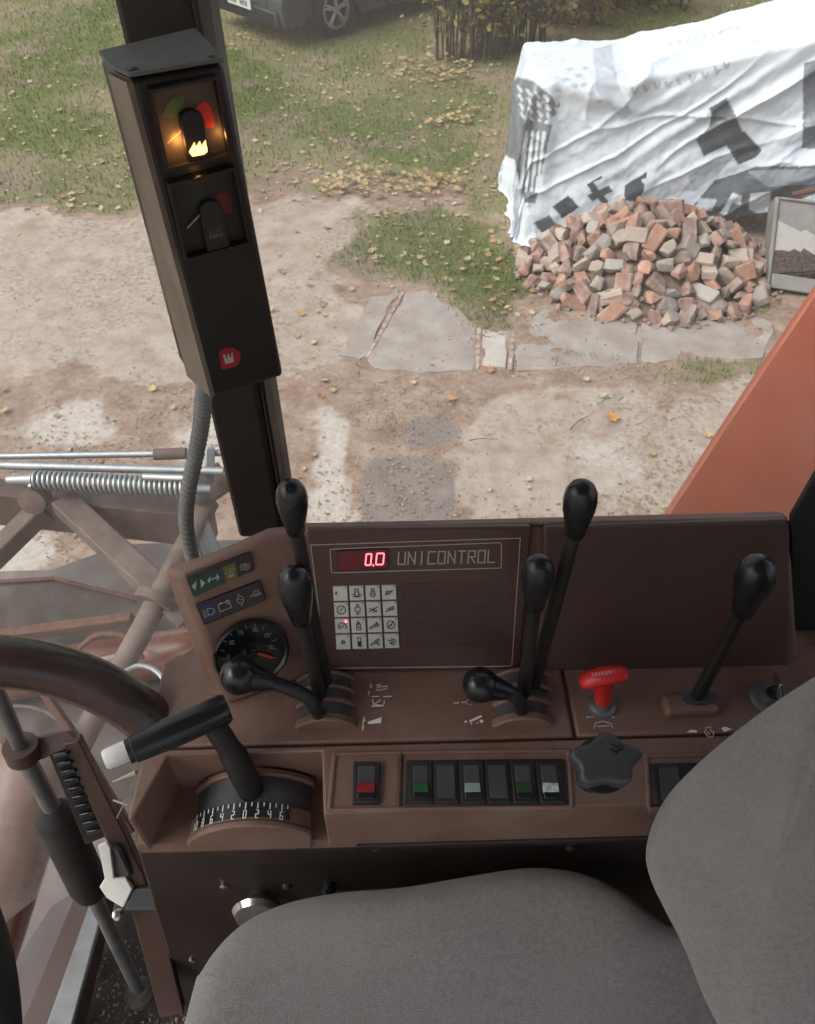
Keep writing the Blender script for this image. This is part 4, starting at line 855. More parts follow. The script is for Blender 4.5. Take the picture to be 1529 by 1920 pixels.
for nm, u0, v0, u1, vb_, z0_, z1_, bv in (('deck_base', uL+.004, vG+.002, uR-.004, vB+.10, SHZ-.09, SHZ-.006, 0), ('deck_plate', uL+.002, vG+.0015, uM0, vB+.02, SHZ-.02, SHZ, .003)):
    pl2 = [(u0, v0), (u1, v0), (u1, vb_), (uI, vb_), (u0+.012, vL), (u0, vL-.01)]; MB().prism([W(u, v, z1_) for u, v in pl2], [W(u, v, z0_) for u, v in pl2]).build(nm, 'brown', con, bevel=bv, seg=3)
cbox('deck_plate', uM1, vG+.0015, SHZ-.02, uR, vB+.02, SHZ, bevel=.003)
# ledge with a pocket for the drive lever (plan outline)
uP0 = float(np.dot(onp(300, 1450, SH), ex)); uP1 = float(np.dot(onp(602, 1450, SH), ex)); vP = float(np.dot(onp(450, 1412, SH), ey))
plan = [(uL, vF), (uP0-.016, vF), (uP0+.004, vP), (uP1, vP), (uP1+.004, vF), (uR, vF), (uR, vG-.0015), (uL+.002, vG-.0015)]
MB().prism([W(u, v, SHZ) for u, v in plan], [W(u, v, SHZ-.072) for u, v in plan]).build('ledge', 'brown', con, bevel=.0055, seg=4)
cbox('pocket_floor', uP0-.03, vF+.003, SHZ-.085, uP1+.03, vP+.02, SHZ-.066, bevel=0)
cbox('skirt', uL+.004, vF+.0035, SHZ-.098, uR, vF+.03, SHZ-.0865, 'brown_shaded', bevel=.003)
cbox('pocket_back', uP0-.01, vP+.001, SHZ-.07, uP1+.01, vP+.012, SHZ-.008, bevel=0)
lw = [onp(x, y, FR, -.012) for x, y in ((255, 1592), (1330, 1592))]
pn2 = (FR[0]+ey*.012, FR[1])
slab('lower_panel', [(252, 1578), (1400, 1572), (1400, 2100), (405, 2100), (345, 1890)], pn2, 'brown_shaded', con, 0, .02, bevel=.003)
for x_, y_ in ((352, 1586), (706, 1588), (1070, 1588), (420, 1658), (538, 1660), (360, 1798)):
    p = onp(x_, y_, pn2, .0); MB().lathe(p-FR[1]*-.0, FR[1], [(-.002, .0045), (.003, .0045), (.0045, .002)], 12).build('screw', 'brown_dark' if y_ < 1600 or x_ == 538 else 'chrome', con, smooth=True)
p = onp(617, 1657, pn2); MB().lathe(p, FR[1], [(-.002, .008), (.008, .008), (.012, .004)], 16).build('bolt', 'black', con, smooth=True)
p = onp(488, 1680, pn2); MB().lathe(p, unit(FR[1]+Z3*.25), [(-.01, .012), (.012, .012), (.014, .026), (.020, .028), (.026, .024), (.028, .004)], 28).build('chrome_knob', 'chrome', con, smooth=True)
# raised frames round the switches
fr1 = [(628, 1414), (752, 1412), (748, 1517), (618, 1519)]
mb = MB()
def frame_lines(name, pts_, wpx, m='brown', lift=.0022):
    pts_ = pts_+[pts_[0]]; mbx = MB()
    for (x0_, y0_), (x1_, y1_) in zip(pts_[:-1], pts_[1:]):
        p0, p1 = onp(x0_, y0_, SH), onp(x1_, y1_, SH); mbx.tube([p0, p1], .0024, 8)
    return mbx.build(name, m, con, smooth=True)
frame_lines('switch_frame', fr1, 4); frame_lines('switch_frame', [(752, 1412), (1066, 1408), (1072, 1514), (748, 1517)], 4); frame_lines('switch_frame', [(1212, 1418), (1420, 1414), (1440, 1516), (1218, 1518)], 4)
# back panel, display, lid, left instrument panel
slab('back_panel', [(560, 996), (1482, 972), (1500, 1268), (590, 1275)], BK, 'brown', con, -.006, .018, bevel=.005, seg=3)
slab('lid', roundpoly([(1019, 990), (1483, 976), (1479, 1256), (1027, 1259)], 9), BK, 'brown_dark', con, .004, .009, bevel=.003, seg=3)
slab('lid_hinge', [(570, 989), (1478, 970), (1480, 976), (570, 995)], BK, 'brown', con, -.004, .010, bevel=.002)
dsp = slab('display_panel', roundpoly([(573, 994), (998, 988), (976, 1256), (609, 1260)], 7), BK, 'panel_film', con, .003, .009, bevel=.0025, seg=3)
def zc(x, y): return (580+x/3.8225, 980+y/3.8225)
LF = .0034
strokes('border_line', [[(583, 1022), (976, 1009), (960, 1249), (612, 1253), (583, 1022)]], BK, 1.6, 'line', dsp, LF)
strokes('name_frame', [roundpoly([zc(150, 190), zc(1378, 143), zc(1378, 325), zc(160, 360)], 4)+[roundpoly([zc(150, 190), zc(1378, 143), zc(1378, 325), zc(160, 360)], 4)[0]]], BK, 1.7, 'line', dsp, LF)
wnd = slab('readout_window', roundpoly([zc(197, 200), zc(565, 185), zc(570, 335), zc(203, 350)], 2), BK, 'black', dsp, .0042, .002)
flats('red_filter', [[zc(206, 208), zc(556, 194), zc(560, 326), zc(212, 340)]], BK, 'led_window', wnd, .0046)
def seg7(x, y, wd_, h, sk):
    def q(u, v): return zc(x+u*wd_+(1-v)*sk, y+v*h-u*wd_*.02)
    g = .12; return [[q(g, 0), q(1-g, 0)], [q(1, g*.6), q(1, .5-g*.4)], [q(1, .5+g*.4), q(1, 1-g*.6)], [q(1-g, 1), q(g, 1)], [q(0, 1-g*.6), q(0, .5+g*.4)], [q(0, .5-g*.4), q(0, g*.6)]]
strokes('lit_digit', seg7(403, 225, 38, 80, 8), BK, 2.6, 'led', wnd, .0054); strokes('lit_digit', seg7(478, 221, 52, 80, 8), BK, 2.6, 'led', wnd, .0054); strokes('lit_point', [[zc(459, 303), zc(461, 309)]], BK, 2.4, 'led', wnd, .0054)
GL = {'U': [[(0, 0), (0, 1)], [(0, 1), (1, 1)], [(1, 1), (1, 0)]], 'N': [[(0, 1), (0, 0)], [(0, .05), (1, .95)], [(1, 1), (1, 0)]], 'I': [[(.5, 0), (.5, 1)]], 'C': [[(1, 0), (0, 0)], [(0, 0), (0, 1)], [(0, 1), (1, 1)]],
      'O': [[(0, 0), (1, 0)], [(1, 0), (1, 1)], [(1, 1), (0, 1)], [(0, 1), (0, 0)]], 'T': [[(0, 0), (1, 0)], [(.5, 0), (.5, 1)]], 'R': [[(0, 1), (0, 0)], [(0, 0), (1, 0)], [(1, 0), (1, .5)], [(1, .5), (0, .5)], [(.4, .5), (1, 1)]], 'L': [[(0, 0), (0, 1)], [(0, 1), (1, 1)]]}
for i, ch in enumerate('UNICONTROL'):
    x_ = 637+i*71.5; y_ = 213-i*1.6
    lines_ = []
    for a, b_ in GL[ch]:
        a = np.array(a, float); b_ = np.array(b_, float); L_ = np.linalg.norm(b_-a); parts_ = [(a, b_)] if L_ < .8 or a[1] == b_[1] else [(a, (a+b_)/2-(b_-a)*.035), ((a+b_)/2+(b_-a)*.035, b_)]
        for p_, q_ in parts_: lines_.append([zc(x_+p_[0]*48+(1-p_[1])*6, y_+p_[1]*86), zc(x_+q_[0]*48+(1-q_[1])*6, y_+q_[1]*86)])
    strokes('letter', lines_, BK, 2.6, 'line', dsp, LF)
def kq(r_, c, u, v): return (624.6+30.4*c+1.75*r_+u*26.4+v*1.5, 1100.4-.8*c+30.3*r_+v*26.4-u*.6)
def kline(r_, c, pts_): return [kq(r_, c, u, v) for u, v in pts_]
kc = lambda cx_, cy_, rr_, a0=0, a1=360: [(cx_+rr_*math.cos(R(a)), cy_+rr_*math.sin(R(a))) for a in np.linspace(a0, a1, 13)]
SYM = {(0, 0): [[(.12, .5), (.24, .42)], [(.2, .36), (.2, .56)]], (0, 1): [kc(.5, .55, .16), [(.38, .42), (.38, .2)], [(.62, .42), (.62, .2)], [(.38, .2), (.62, .2)], [(.15, .6), (.34, .6)], [(.66, .6), (.85, .6)], [(.25, .75), (.75, .75)]],
       (0, 2): [kc(.5, .6, .18), [(.4, .4), (.4, .22), (.6, .22), (.6, .4)], [(.42, .6), (.58, .6)]], (0, 3): [[(.2, .65), (.45, .4), (.7, .45)], [(.25, .42), (.5, .62), (.75, .34)], [(.3, .68), (.6, .55)]],
       (1, 0): [kc(.5, .5, .3), [(.5, .5), (.6, .34)], [(.5, .5), (.42, .55)]], (1, 1): [kc(.5, .5, .2), [(.5, .16), (.5, .3)], [(.42, .16), (.58, .16)], [(.42, .84), (.58, .84)], [(.5, .7), (.5, .84)]],
       (1, 2): [[(.15, .7), (.8, .35)], [(.2, .45), (.7, .68)], [(.3, .6), (.6, .42)], [(.45, .75), (.7, .6)]], (1, 3): [[(.18, .72), (.8, .5)], [(.25, .55), (.75, .35), (.7, .6)], [(.35, .68), (.6, .45)]],
       (2, 0): [kc(.5, .55, .28, 150, 390), [(.5, .58), (.62, .42)], [(.35, .5), (.42, .66)]], (2, 1): [[(.36, .4), (.64, .4), (.64, .8), (.36, .8), (.36, .4)], [(.5, .18), (.5, .36)], [(.44, .22), (.44, .36)], [(.56, .3), (.56, .36)], [(.46, .58), (.54, .58)], [(.46, .64), (.54, .64)]],
       (2, 2): [[(.12, .7), (.7, .32)], [(.2, .76), (.78, .45)], [(.62, .3), (.8, .62)], [(.5, .45), (.62, .62)]], (2, 3): [kc(.5, .5, .28), [(.3, .72), (.7, .28)], [(.44, .5), (.56, .56)]],
       (3, 0): [kc(.5, .5, .12), [(.44, .5), (.56, .5)]], (3, 1): [[(.4, .2), (.62, .2), (.62, .82), (.4, .82), (.4, .2)], [(.45, .5), (.58, .5)], [(.45, .56), (.58, .56)], [(.45, .62), (.58, .62)], [(.45, .68), (.58, .68)], [(.45, .74), (.58, .74)]],
       (3, 2): [[(.12, .72), (.72, .3)], [(.2, .8), (.8, .38)], [(.5, .6), (.72, .8)], [(.6, .5), (.78, .72)]], (3, 3): [[(.2, .45), (.55, .45)], kc(.55, .66, .11), [(.5, .35), (.72, .42), (.8, .6)], [(.3, .62), (.5, .7)]]}
for r_ in range(4):
    for c in range(4):
        kk = slab('key', [kq(r_, c, 0, 0), kq(r_, c, 1, 0), kq(r_, c, 1, 1), kq(r_, c, 0, 1)], BK, 'key_pad', dsp, .0044, .002)
        strokes('key_symbol', [kline(r_, c, l) for l in SYM[(r_, c)]]+[kline(r_, c, [(.86, .08), (.9, .12)])], BK, 1.5, 'key_dark', kk, .0049)
p = onp(*zc(265, 706), BK, .0048); MB().lathe(p, BK[1], [(-.001, .0014), (.0006, .0014), (.001, .0006)], 12).build('warning_light', 'led', dsp)
mb = MB()
for i in range(31):
    y_ = 1094+i*3.95; a = (752+i*.25, y_-.2+1); b_ = (944-i*.1, y_-6.0+3); q = [a, b_, (b_[0], b_[1]+1.6), (a[0], a[1]+1.6)]; A = [onp(x, y, BK, .00335) for x, y in q]; mb.prism(A, [t-BK[1]*.0012 for t in A])
gri = mb.build('speaker_grille', 'panel_film', dsp); gri['kind'] = 'stuff'
# left instrument panel
ltop = [onp(x, y, LP) for x, y in ((338, 1076), (498, 1003), (566, 997), (592, 1266), (428, 1322))]
side_ = [ony(308, 1068, ltop[0][1]+.022), ony(392, 1302, ltop[4][1]+.012)]
backv = ey*.022-Z3*.012
A = [side_[0], ltop[0], ltop[1], ltop[2], ltop[3], ltop[4], side_[1]]
ip = MB(); nA = len(A); Bk = [a+backv-Z3*.0 for a in A]
ip.add(A+Bk, [(1, 2, 3, 4, 5), (0, 1, 5, 6), tuple(range(2*nA-1, nA-1, -1))]+[(i, nA+i, nA+(i+1) % nA, (i+1) % nA) for i in range(nA)])
ip = ip.build('instrument_panel', 'brown', con, bevel=.006, seg=4)
zi = lambda x, y: (300+x/4.497, 980+y/4.497)
s1 = slab('indicator_strip', [zi(215, 455), zi(770, 250), zi(800, 400), zi(285, 630)], LP, 'ind_plum', ip, .003, .005, bevel=.001)
flats('green_lens', [[zi(245, 490), zi(385, 430), zi(425, 560), zi(290, 618)], [zi(388, 428), zi(520, 375), zi(552, 500), zi(428, 558)]], LP, 'ind_green', s1, .0034)
flats('yellow_lens', [[zi(526, 378), zi(632, 335), zi(662, 470), zi(562, 508)]], LP, 'ind_yellow', s1, .0034)
def tri(cx_, cy_, d, s): return [zi(cx_-d*s*22, cy_+d*s*5), zi(cx_+d*8, cy_-34), zi(cx_+d*14, cy_+30)]
for cx_, cy_ in ((300, 530), (350, 515)):
    d = -1 if cx_ == 300 else 1
    flats('arrow_symbol', [[zi(cx_+d*32, cy_-d*8), zi(cx_-d*8, cy_-40), zi(cx_-d*2, cy_+40)]], LP, 'ind_mark_green', s1, .0040)
for cx_, cy_, d in ((425, 482, -1), (480, 462, 1)): flats('arrow_symbol', [[zi(cx_+d*24, cy_-d*6), zi(cx_-d*2, cy_-32), zi(cx_+d*4, cy_+32)]], LP, 'ind_mark_green', s1, .0040)
strokes('arrow_stem', [[zi(430, 480), zi(476, 463)]], LP, 2.2, 'ind_mark_green', s1, .0042)
strokes('beacon_symbol', [[zi(580, 455), zi(590, 412), zi(605, 408), zi(622, 440), zi(580, 455)], [zi(555, 432), zi(570, 428)], [zi(565, 400), zi(576, 406)], [zi(590, 385), zi(594, 398)], [zi(612, 380), zi(608, 394)], [zi(632, 392), zi(620, 402)], [zi(578, 465), zi(628, 446)], [zi(595, 450), zi(600, 425)]], LP, 1.5, 'ind_mark', s1, .0040)
strokes('brake_symbol', [[zi(x, y) for x, y in circ(720, 372, 24, 26, 16)]+[zi(744, 372)], [zi(685, 350), zi(678, 380), zi(692, 405)], [zi(750, 338), zi(762, 362), zi(752, 388)], [zi(714, 390), zi(712, 356), zi(726, 354), zi(728, 370), zi(714, 374)]], LP, 1.4, 'ind_mark', s1, .0036)
s2 = slab('indicator_strip', [zi(300, 700), zi(845, 490), zi(905, 650), zi(375, 870)], LP, 'ind_plum', ip, .003, .005, bevel=.001)
flats('blue_lens', [[zi(335, 705), zi(475, 650), zi(515, 790), zi(385, 850)]], LP, 'ind_blue', s2, .0034)
strokes('headlamp_symbol', [[zi(400, 725), zi(410, 780), zi(445, 772), zi(463, 745), zi(445, 722), (zi(400, 725))], [zi(362, 748), zi(388, 738)], [zi(365, 765), zi(392, 755)], [zi(368, 782), zi(394, 773)], [zi(372, 798), zi(398, 788)]], LP, 1.4, 'ind_mark', s2, .0040)
strokes('battery_symbol', [[zi(492, 692), zi(585, 660), zi(602, 715), zi(508, 752), zi(492, 692)], [zi(505, 680), zi(522, 674)], [zi(558, 662), zi(576, 655)], [zi(562, 686), zi(582, 680)]], LP, 1.5, 'ind_mark', s2, .0036)
strokes('oil_symbol', [[zi(x, y) for x, y in circ(680, 650, 28, 32, 14)]+[zi(708, 650)], [zi(662, 602), zi(668, 620)], [zi(688, 684), zi(694, 700)], [zi(668, 645), zi(692, 650)]], LP, 1.5, 'ind_mark', s2, .0036)
strokes('engine_symbol', [[zi(790, 600), zi(800, 575), zi(830, 570), zi(838, 605), zi(800, 620), zi(790, 600)], [zi(770, 620), zi(790, 606)], [zi(838, 595), zi(852, 590), zi(850, 605)], [zi(806, 600), zi(822, 596)], [zi(768, 612), zi(772, 628)]], LP, 1.5, 'ind_mark', s2, .0036)
gc = zi(762, 1075); gp = onp(*gc, LP)
ga = MB().lathe(gp-LP[1]*.004, LP[1], [(0, .034), (.010, .0365), (.012, .0365), (.013, .0345), (.0105, .0325)], 40, False).build('gauge', 'black', ip, smooth=True)
MB().lathe(gp, LP[1], [(0, .0326), (.0062, .0326)], 40).build('gauge_face', 'gauge_face', ga)
marks = []; rg = [((548, 1150), (525, 1150)), ((545, 1080), (510, 1078)), ((560, 1005), (528, 995)), ((610, 950), (588, 935)), ((655, 905), (640, 872)), ((725, 885), (722, 850)), ((800, 882), (806, 848)), ((862, 905), (875, 878)), ((915, 955), (940, 930)), ((945, 1000), (985, 985)), ((952, 1060), (990, 1068))]
strokes('gauge_ticks', [[zi(*a), zi(*b_)] for a, b_ in rg], LP, 1.3, 'gauge_mark', ga, .0068)
DG = {'0': [[(0, 0), (1, 0), (1, 1), (0, 1), (0, 0)]], '1': [[(.5, 0), (.5, 1)]], '2': [[(0, 0), (1, 0), (1, .5), (0, .5), (0, 1), (1, 1)]], '4': [[(0, 0), (0, .5), (1, .5)], [(1, 0), (1, 1)]], '5': [[(1, 0), (0, 0), (0, .5), (1, .5), (1, 1), (0, 1)]],
      '6': [[(1, 0), (0, 0), (0, 1), (1, 1), (1, .5), (0, .5)]], '8': [[(0, 0), (1, 0), (1, 1), (0, 1), (0, 0)], [(0, .5), (1, .5)]], '3': [[(0, 0), (1, 0), (1, 1), (0, 1)], [(0, .5), (1, .5)]]}
def digits(txt, x, y, s, f): return [[f(x+i*s*.8+u*s*.55, y+v*s) for u, v in l] for i, t in enumerate(txt) for l in DG[t]]
for t_, x_, y_ in (('0', 570, 1120), ('10', 582, 995), ('15', 660, 910), ('20', 788, 890), ('25', 885, 935), ('30', 918, 1035)):
    strokes('gauge_number', digits(t_, x_, y_, 30, zi), LP, 1.1, 'gauge_mark', ga, .0068)
flats('gauge_needle', [[zi(800, 1095), zi(815, 1088), zi(930, 1118), zi(992, 1142), zi(925, 1145), zi(812, 1112)]], LP, 'needle', ga, .0082)
MB().lathe(onp(*zi(775, 1092), LP, .006), LP[1], [(0, .005), (.003, .005), (.0035, .004)], 16).build('needle_hub', 'black', ga, smooth=True)
# humps with slots for the levers
def hump(cx_, ylist, half, name, RAD=.036, sag=.014):
    c0 = onp(cx_, ylist[0], SH); c1 = onp(cx_, ylist[-1], SH); uc = np.dot(c1, ex); v0, v1 = np.dot(c0, ey), np.dot(c1, ey); zc_ = SHZ+sag-RAD
    def arc(v, r_, shift, a=62): return [W(uc+shift+r_*math.sin(R(q)), v, zc_+r_*math.cos(R(q))) for q in np.linspace(-a, a, 17)]
    root = None; nsl = (len(ylist)-1)//2
    tot = v0-v1
    for i in range(len(ylist)-1):
        va, vb = np.dot(onp(cx_, ylist[i], SH), ey), np.dot(onp(cx_, ylist[i+1], SH), ey); sh = (onp(cx_, (ylist[i]+ylist[i+1])/2, SH)@ex)-uc
        dark = i % 2 == 1; rr_ = RAD-(.0045 if dark else 0); A = arc(va, rr_, sh)+[W(uc+sh+RAD*.85, va, SHZ-.012), W(uc+sh-RAD*.85, va, SHZ-.012)]; B = arc(vb, rr_, sh)+[W(uc+sh+RAD*.85, vb, SHZ-.012), W(uc+sh-RAD*.85, vb, SHZ-.012)]
        MB().prism(A, B).build('slot_plate' if dark else 'slot_arch', 'dark_plate' if dark else 'brown', con, smooth=True, bevel=0 if dark else .0018)
hump(612, (1270, 1277, 1295, 1302, 1318, 1328, 1349, 1366), .05, 'lever_hump', .036, .016)
hump(980, (1265, 1272, 1292, 1299, 1315, 1326, 1347, 1364), .05, 'lever_hump', .036, .016)
# base of the right hand lever
slab('lever_boot', [(1240, 1300), (1272, 1294), (1345, 1312), (1354, 1332), (1252, 1336)], SH, 'brown', con, .012, .016, bevel=.005, seg=3)
slab('slot_plate', circ(1313, 1307, 34, 13, 20), SH, 'dark_plate', con, .0145, .004)
# white pictograms on the deck
zs = lambda x, y: (520+x/2.7304, 1200+y/2.7304)
def pict(lines_, polys_=(), w_=1.8):
    if lines_: strokes('pictogram', lines_, SH, w_, 'white_print', con, .0012)
    if polys_: flats('pictogram', polys_, SH, 'white_print', con, .0012)
pict([[zs(478, 225), zs(480, 245)], [zs(470, 262), zs(472, 280)], [zs(515, 235), zs(512, 258), zs(560, 250), zs(562, 235)], [zs(510, 232), zs(530, 228)], [zs(520, 240), zs(555, 236)]], [[zs(470, 240), zs(482, 222), zs(488, 244)], [zs(462, 265), zs(478, 262), zs(470, 285)]])
pict([[zs(485, 290), zs(522, 288)], [zs(545, 290), zs(585, 288)], [zs(490, 305), zs(492, 330), zs(545, 335), zs(550, 310)], [zs(485, 338), zs(540, 338)], [zs(498, 328), zs(528, 308)]])
pict([[zs(445, 395), zs(436, 462)], [zs(440, 415), zs(452, 412)]], [[zs(462, 420), zs(536, 394), zs(532, 425), zs(470, 430)], [zs(438, 410), zs(446, 392), zs(452, 410)], [zs(433, 440), zs(440, 465), zs(447, 440)]])
pict([[zs(905, 322), zs(925, 322)], [zs(945, 320), zs(965, 318)], [zs(1050, 322), zs(1058, 322)], [zs(x, y) for x, y in circ(986, 318, 16, 14, 14)]+[zs(1002, 318)]], [circ(*zs(912, 322), 2.4, 2, 8), circ(*zs(926, 321), 2.4, 2, 8)])
pict([], [[zs(982, 412), zs(1044, 384), zs(1050, 394), zs(990, 422)], circ(*zs(966, 418), 2.6, 2.4, 10), circ(*zs(1046, 416), 4, 3.2, 10), circ(*zs(995, 428), 2, 1.6, 8), circ(*zs(1025, 424), 2, 1.6, 8)])
zr = lambda x, y: (1040+x/3.1268, 1180+y/3.1268)
pict([[zr(190, 515), zr(230, 512)], [zr(310, 515), zr(350, 512)], [zr(232, 580), zr(240, 550), zr(285, 538), zr(330, 552), zr(340, 578)], [zr(250, 568), zr(320, 566)]], [[zr(186, 508), zr(212, 512), zr(190, 522)], [zr(352, 508), zr(332, 514), zr(350, 522)]], 1.5)
pict([[zr(880, 605), zr(890, 575), zr(915, 572), zr(915, 595), zr(935, 605), zr(930, 630), zr(905, 632), zr(880, 605)], [zr(895, 600), zr(912, 618)]], [[zr(775, 605), zr(800, 588), zr(835, 592), zr(836, 604)], [zr(978, 580), zr(1000, 570), zr(1040, 585), zr(995, 602)]], 1.3)
# rocker switches
def quad(a, b_, c, d): return [a, b_, c, d]
SWP = (SH[0]+Z3*.0, Z3)
def rocker(x0_, x1_, y0_, y1_, lens, label=None, framed=True, parent=con):
    sk = -6*(y1_-y0_)/78*(764-(x0_+x1_)/2)/-764*-1
    s_ = (764-(x0_+x1_)/2)/850*(y1_-y0_)*.0
    k_ = lambda t: ((x0_+x1_)/2-764)/(1390+593)*(t-(y0_+y1_)/2)
    q = lambda u, t: (x0_+(x1_-x0_)*u+k_(y0_+(y1_-y0_)*t), y0_+(y1_-y0_)*t)
    sw = slab('rocker_switch', [q(0, 0), q(1, 0), q(1, 1), q(0, 1)], SH, 'black_matt', parent, .0045, .006, bevel=.0012)
    if lens == 'blank':
        slab('blank_cover', [q(.12, .10), q(.88, .10), q(.88, .88), q(.12, .88)], SH, 'slate', sw, .0056, .003, bevel=.0006); return sw
    m0, m1 = .18, .82
    top_ = [onp(*q(m0, .10), SH, .0055), onp(*q(m1, .10), SH, .0055), onp(*q(m1, .52), SH, .0052), onp(*q(m0, .52), SH, .0052)]
    MB().prism(top_, [t-Z3*.004 for t in top_]).build('rocker', 'slate', sw, bevel=.0008)
    lo2 = [onp(*q(m0, .52), SH, .0056), onp(*q(m1, .52), SH, .0056), onp(*q(m1, .74), SH, .0082), onp(*q(m0, .74), SH, .0082)]
    MB().prism(lo2, [t-Z3*.006 for t in lo2]).build('lens', lens, sw, bevel=.0006)
    lo3 = [onp(*q(m0, .742), SH, .0080), onp(*q(m1, .742), SH, .0080), onp(*q(m1, .9), SH, .006), onp(*q(m0, .9), SH, .006)]
    MB().prism(lo3, [t-Z3*.006 for t in lo3]).build('rocker_foot', 'black', sw, bevel=.0006)
    return sw
rocker(662, 713, 1427, 1505, 'sw_red')
bk = slab('switch_bank', [(762, 1424), (1059, 1421), (1066, 1510), (757, 1512)], SH, 'black_matt', con, .003, .006, bevel=.002)
for x0_, x1_, l in ((766, 812, 'sw_green'), (814, 860, 'blank'), (862, 910, 'sw_pale'), (911, 957, 'blank'), (959, 1006, 'sw_green_dim'), (1008, 1056, 'sw_white')):
    s_ = rocker(x0_+1, x1_-1, 1426, 1505, l)
bk2 = slab('switch_bank', [(1219, 1430), (1420, 1426), (1440, 1505), (1232, 1508)], SH, 'black_matt', con, .003, .006, bevel=.002)
slab('blank_cover', [(1236, 1438), (1272, 1437), (1280, 1498), (1242, 1499)], SH, 'slate', con, .0045, .003, bevel=.0008)
# drive lever quadrant in the pocket
QR = .072; qc_ = onp(470, 1520, (np.array([0, 0, SHZ-.028]), Z3)); uq = float(qc_@ex); zq = SHZ-.026-QR
vq = lambda y: float(onp(470, y, (np.array([0, 0, SHZ-.026]), Z3))@ey)
def qarc(v, r_, a0=-60, a1=49): return [W(uq+r_*math.sin(R(q)), v, zq+r_*math.cos(R(q))) for q in np.linspace(a0, a1, 25)]
def qband(name, ya_, yb_, r_, m, a0=-60, a1=49, bevel=.0015):
    A = qarc(vq(ya_), r_, a0, a1); B = qarc(vq(yb_), r_, a0, a1); A += [W(uq+r_*math.sin(R(a1)), vq(ya_), SHZ-.08), W(uq+r_*math.sin(R(a0)), vq(ya_), SHZ-.08)]; B += [W(uq+r_*math.sin(R(a1)), vq(yb_), SHZ-.08), W(uq+r_*math.sin(R(a0)), vq(yb_), SHZ-.08)]
    return MB().prism(A, B).build(name, m, con, smooth=True, bevel=bevel)
qband('quadrant_rim', 1440, 1452, QR+.001, 'brown'); qband('quadrant_slot', 1452.5, 1503, QR-.004, 'dark_plate', bevel=0); qband('quadrant_band', 1503.5, 1536, QR-.0005, 'brown')
vfr = vF+.001; 
def qp(a, v, lift): return W(uq+(QR+lift)*math.sin(R(a)), v, zq+(QR+lift)*math.cos(R(a)))
A = qarc(vq(1536.5), QR+.0015)+[W(uq+(QR)*math.sin(R(49)), vq(1536.5), SHZ-.08), W(uq-QR*math.sin(R(60)), vq(1536.5), SHZ-.08)]; B = qarc(vF+.0005, QR+.0015)+[W(uq+(QR)*math.sin(R(49)), vF+.0005, SHZ-.08), W(uq-QR*math.sin(R(60)), vF+.0005, SHZ-.08)]
MB().prism(A, B).build('quadrant_lip', 'brown', con, smooth=True, bevel=.002)
va_, vb_ = vq(1504), vq(1532)
mb = MB(); A = [(qp(a, va_, .0004), qp(a, vb_, .0004)) for a in np.linspace(-50, 30, 25)]
V = [x for p_ in A for x in p_]; mb.add(V, [(2*i, 2*i+1, 2*i+3, 2*i+2) for i in range(24)]); sc_ = mb.build('scale_strip', 'gauge_face', con)
mb = MB()
for i in range(18):
    a = -48+i*4.45; ln = .72 if i % 2 == 0 else .8
    v1_ = va_+(vb_-va_)*.04; v2_ = va_+(vb_-va_)*(.46 if i % 2 == 0 else .30); mb.add([qp(a-.45, v1_, .0008), qp(a+.45, v1_, .0008), qp(a+.45, v2_, .0008), qp(a-.45, v2_, .0008)], [(0, 1, 2, 3)])
mb.build('scale_marks', 'white_print', sc_)
def qdig(txt, a, s=.0040):
    mbq = MB(); n_ = len(txt)
    for i, t_ in enumerate(txt):
        for l in DG[t_]:
            for (u0, w0), (u1, w1) in zip(l[:-1], l[1:]):
                k2 = 180/math.pi/QR*s; f = lambda u, w: (a+(i-(n_-1)/2)*k2*.9+(u-.5)*k2*.62, va_+(vb_-va_)*.56-w*s*1.8)
                p0, p1 = f(u0, w0), f(u1, w1); hw = .00045; da = hw*180/math.pi/QR
                if abs(u1-u0) > abs(w1-w0): q = [(p0[0], p0[1]-hw), (p1[0], p1[1]-hw), (p1[0], p1[1]+hw), (p0[0], p0[1]+hw)]
                else: q = [(p0[0]-da, p0[1]), (p1[0]-da, p1[1]), (p1[0]+da, p1[1]), (p0[0]+da, p0[1])]
                mbq.add([qp(x, y, .0009) for x, y in q], [(0, 1, 2, 3)])
    mbq.build('scale_number', 'white_print', sc_)
for i, t_ in enumerate(('10', '8', '6', '4', '2', '0', '2', '4', '6')): qdig(t_, -48+i*8.9)

# ================================================================== LEVERS AND HANDLES (each moves on its own)
def lever(base, top, bot, rpx, label, rod=6.0, yoff=0.0, group='control levers'):
    b0 = onp(*base, SH, .008); t0 = ony(top[0], top[1], b0[1]+yoff); k0 = ony(bot[0], bot[1], b0[1]+yoff*.8); d_ = depth(k0); r_ = rpx*d_/FPX
    t = thing('control_lever', b0, label, 'lever', group); L_ = np.linalg.norm(t0-k0)
    MB().tube([b0-Z3*.012, b0+(k0-b0)*.5, k0+(t0-k0)*.2], [.0068, .0062, .006], 14).build('rod', 'rod_black', t, smooth=True)
    MB().lathe(k0, t0-k0, [(0, r_*.52), (L_*.02, r_*.60), (L_*.25, r_*.74), (L_*.5, r_*.95), (L_*.66, r_*1.0), (L_*.8, r_*.93), (L_*.9, r_*.74), (L_*.965, r_*.45), (L_, r_*.08)], 28).build('knob', 'black', t, smooth=True, angle=80)
    return t
lever((613, 1284), (544, 902), (555, 998), 29, 'tallest black lever left of the display, its knob against the pillar')
lever((603, 1310), (548, 1066), (566, 1166), 31, 'middle black lever left of the display with a teardrop knob')
lever((1000, 1284), (1094, 903), (1078, 1002), 31, 'tallest black lever right of the display, its knob above the lid')
lever((982, 1307), (1013, 1046), (1002, 1138), 30, 'middle black lever at the right edge of the display')
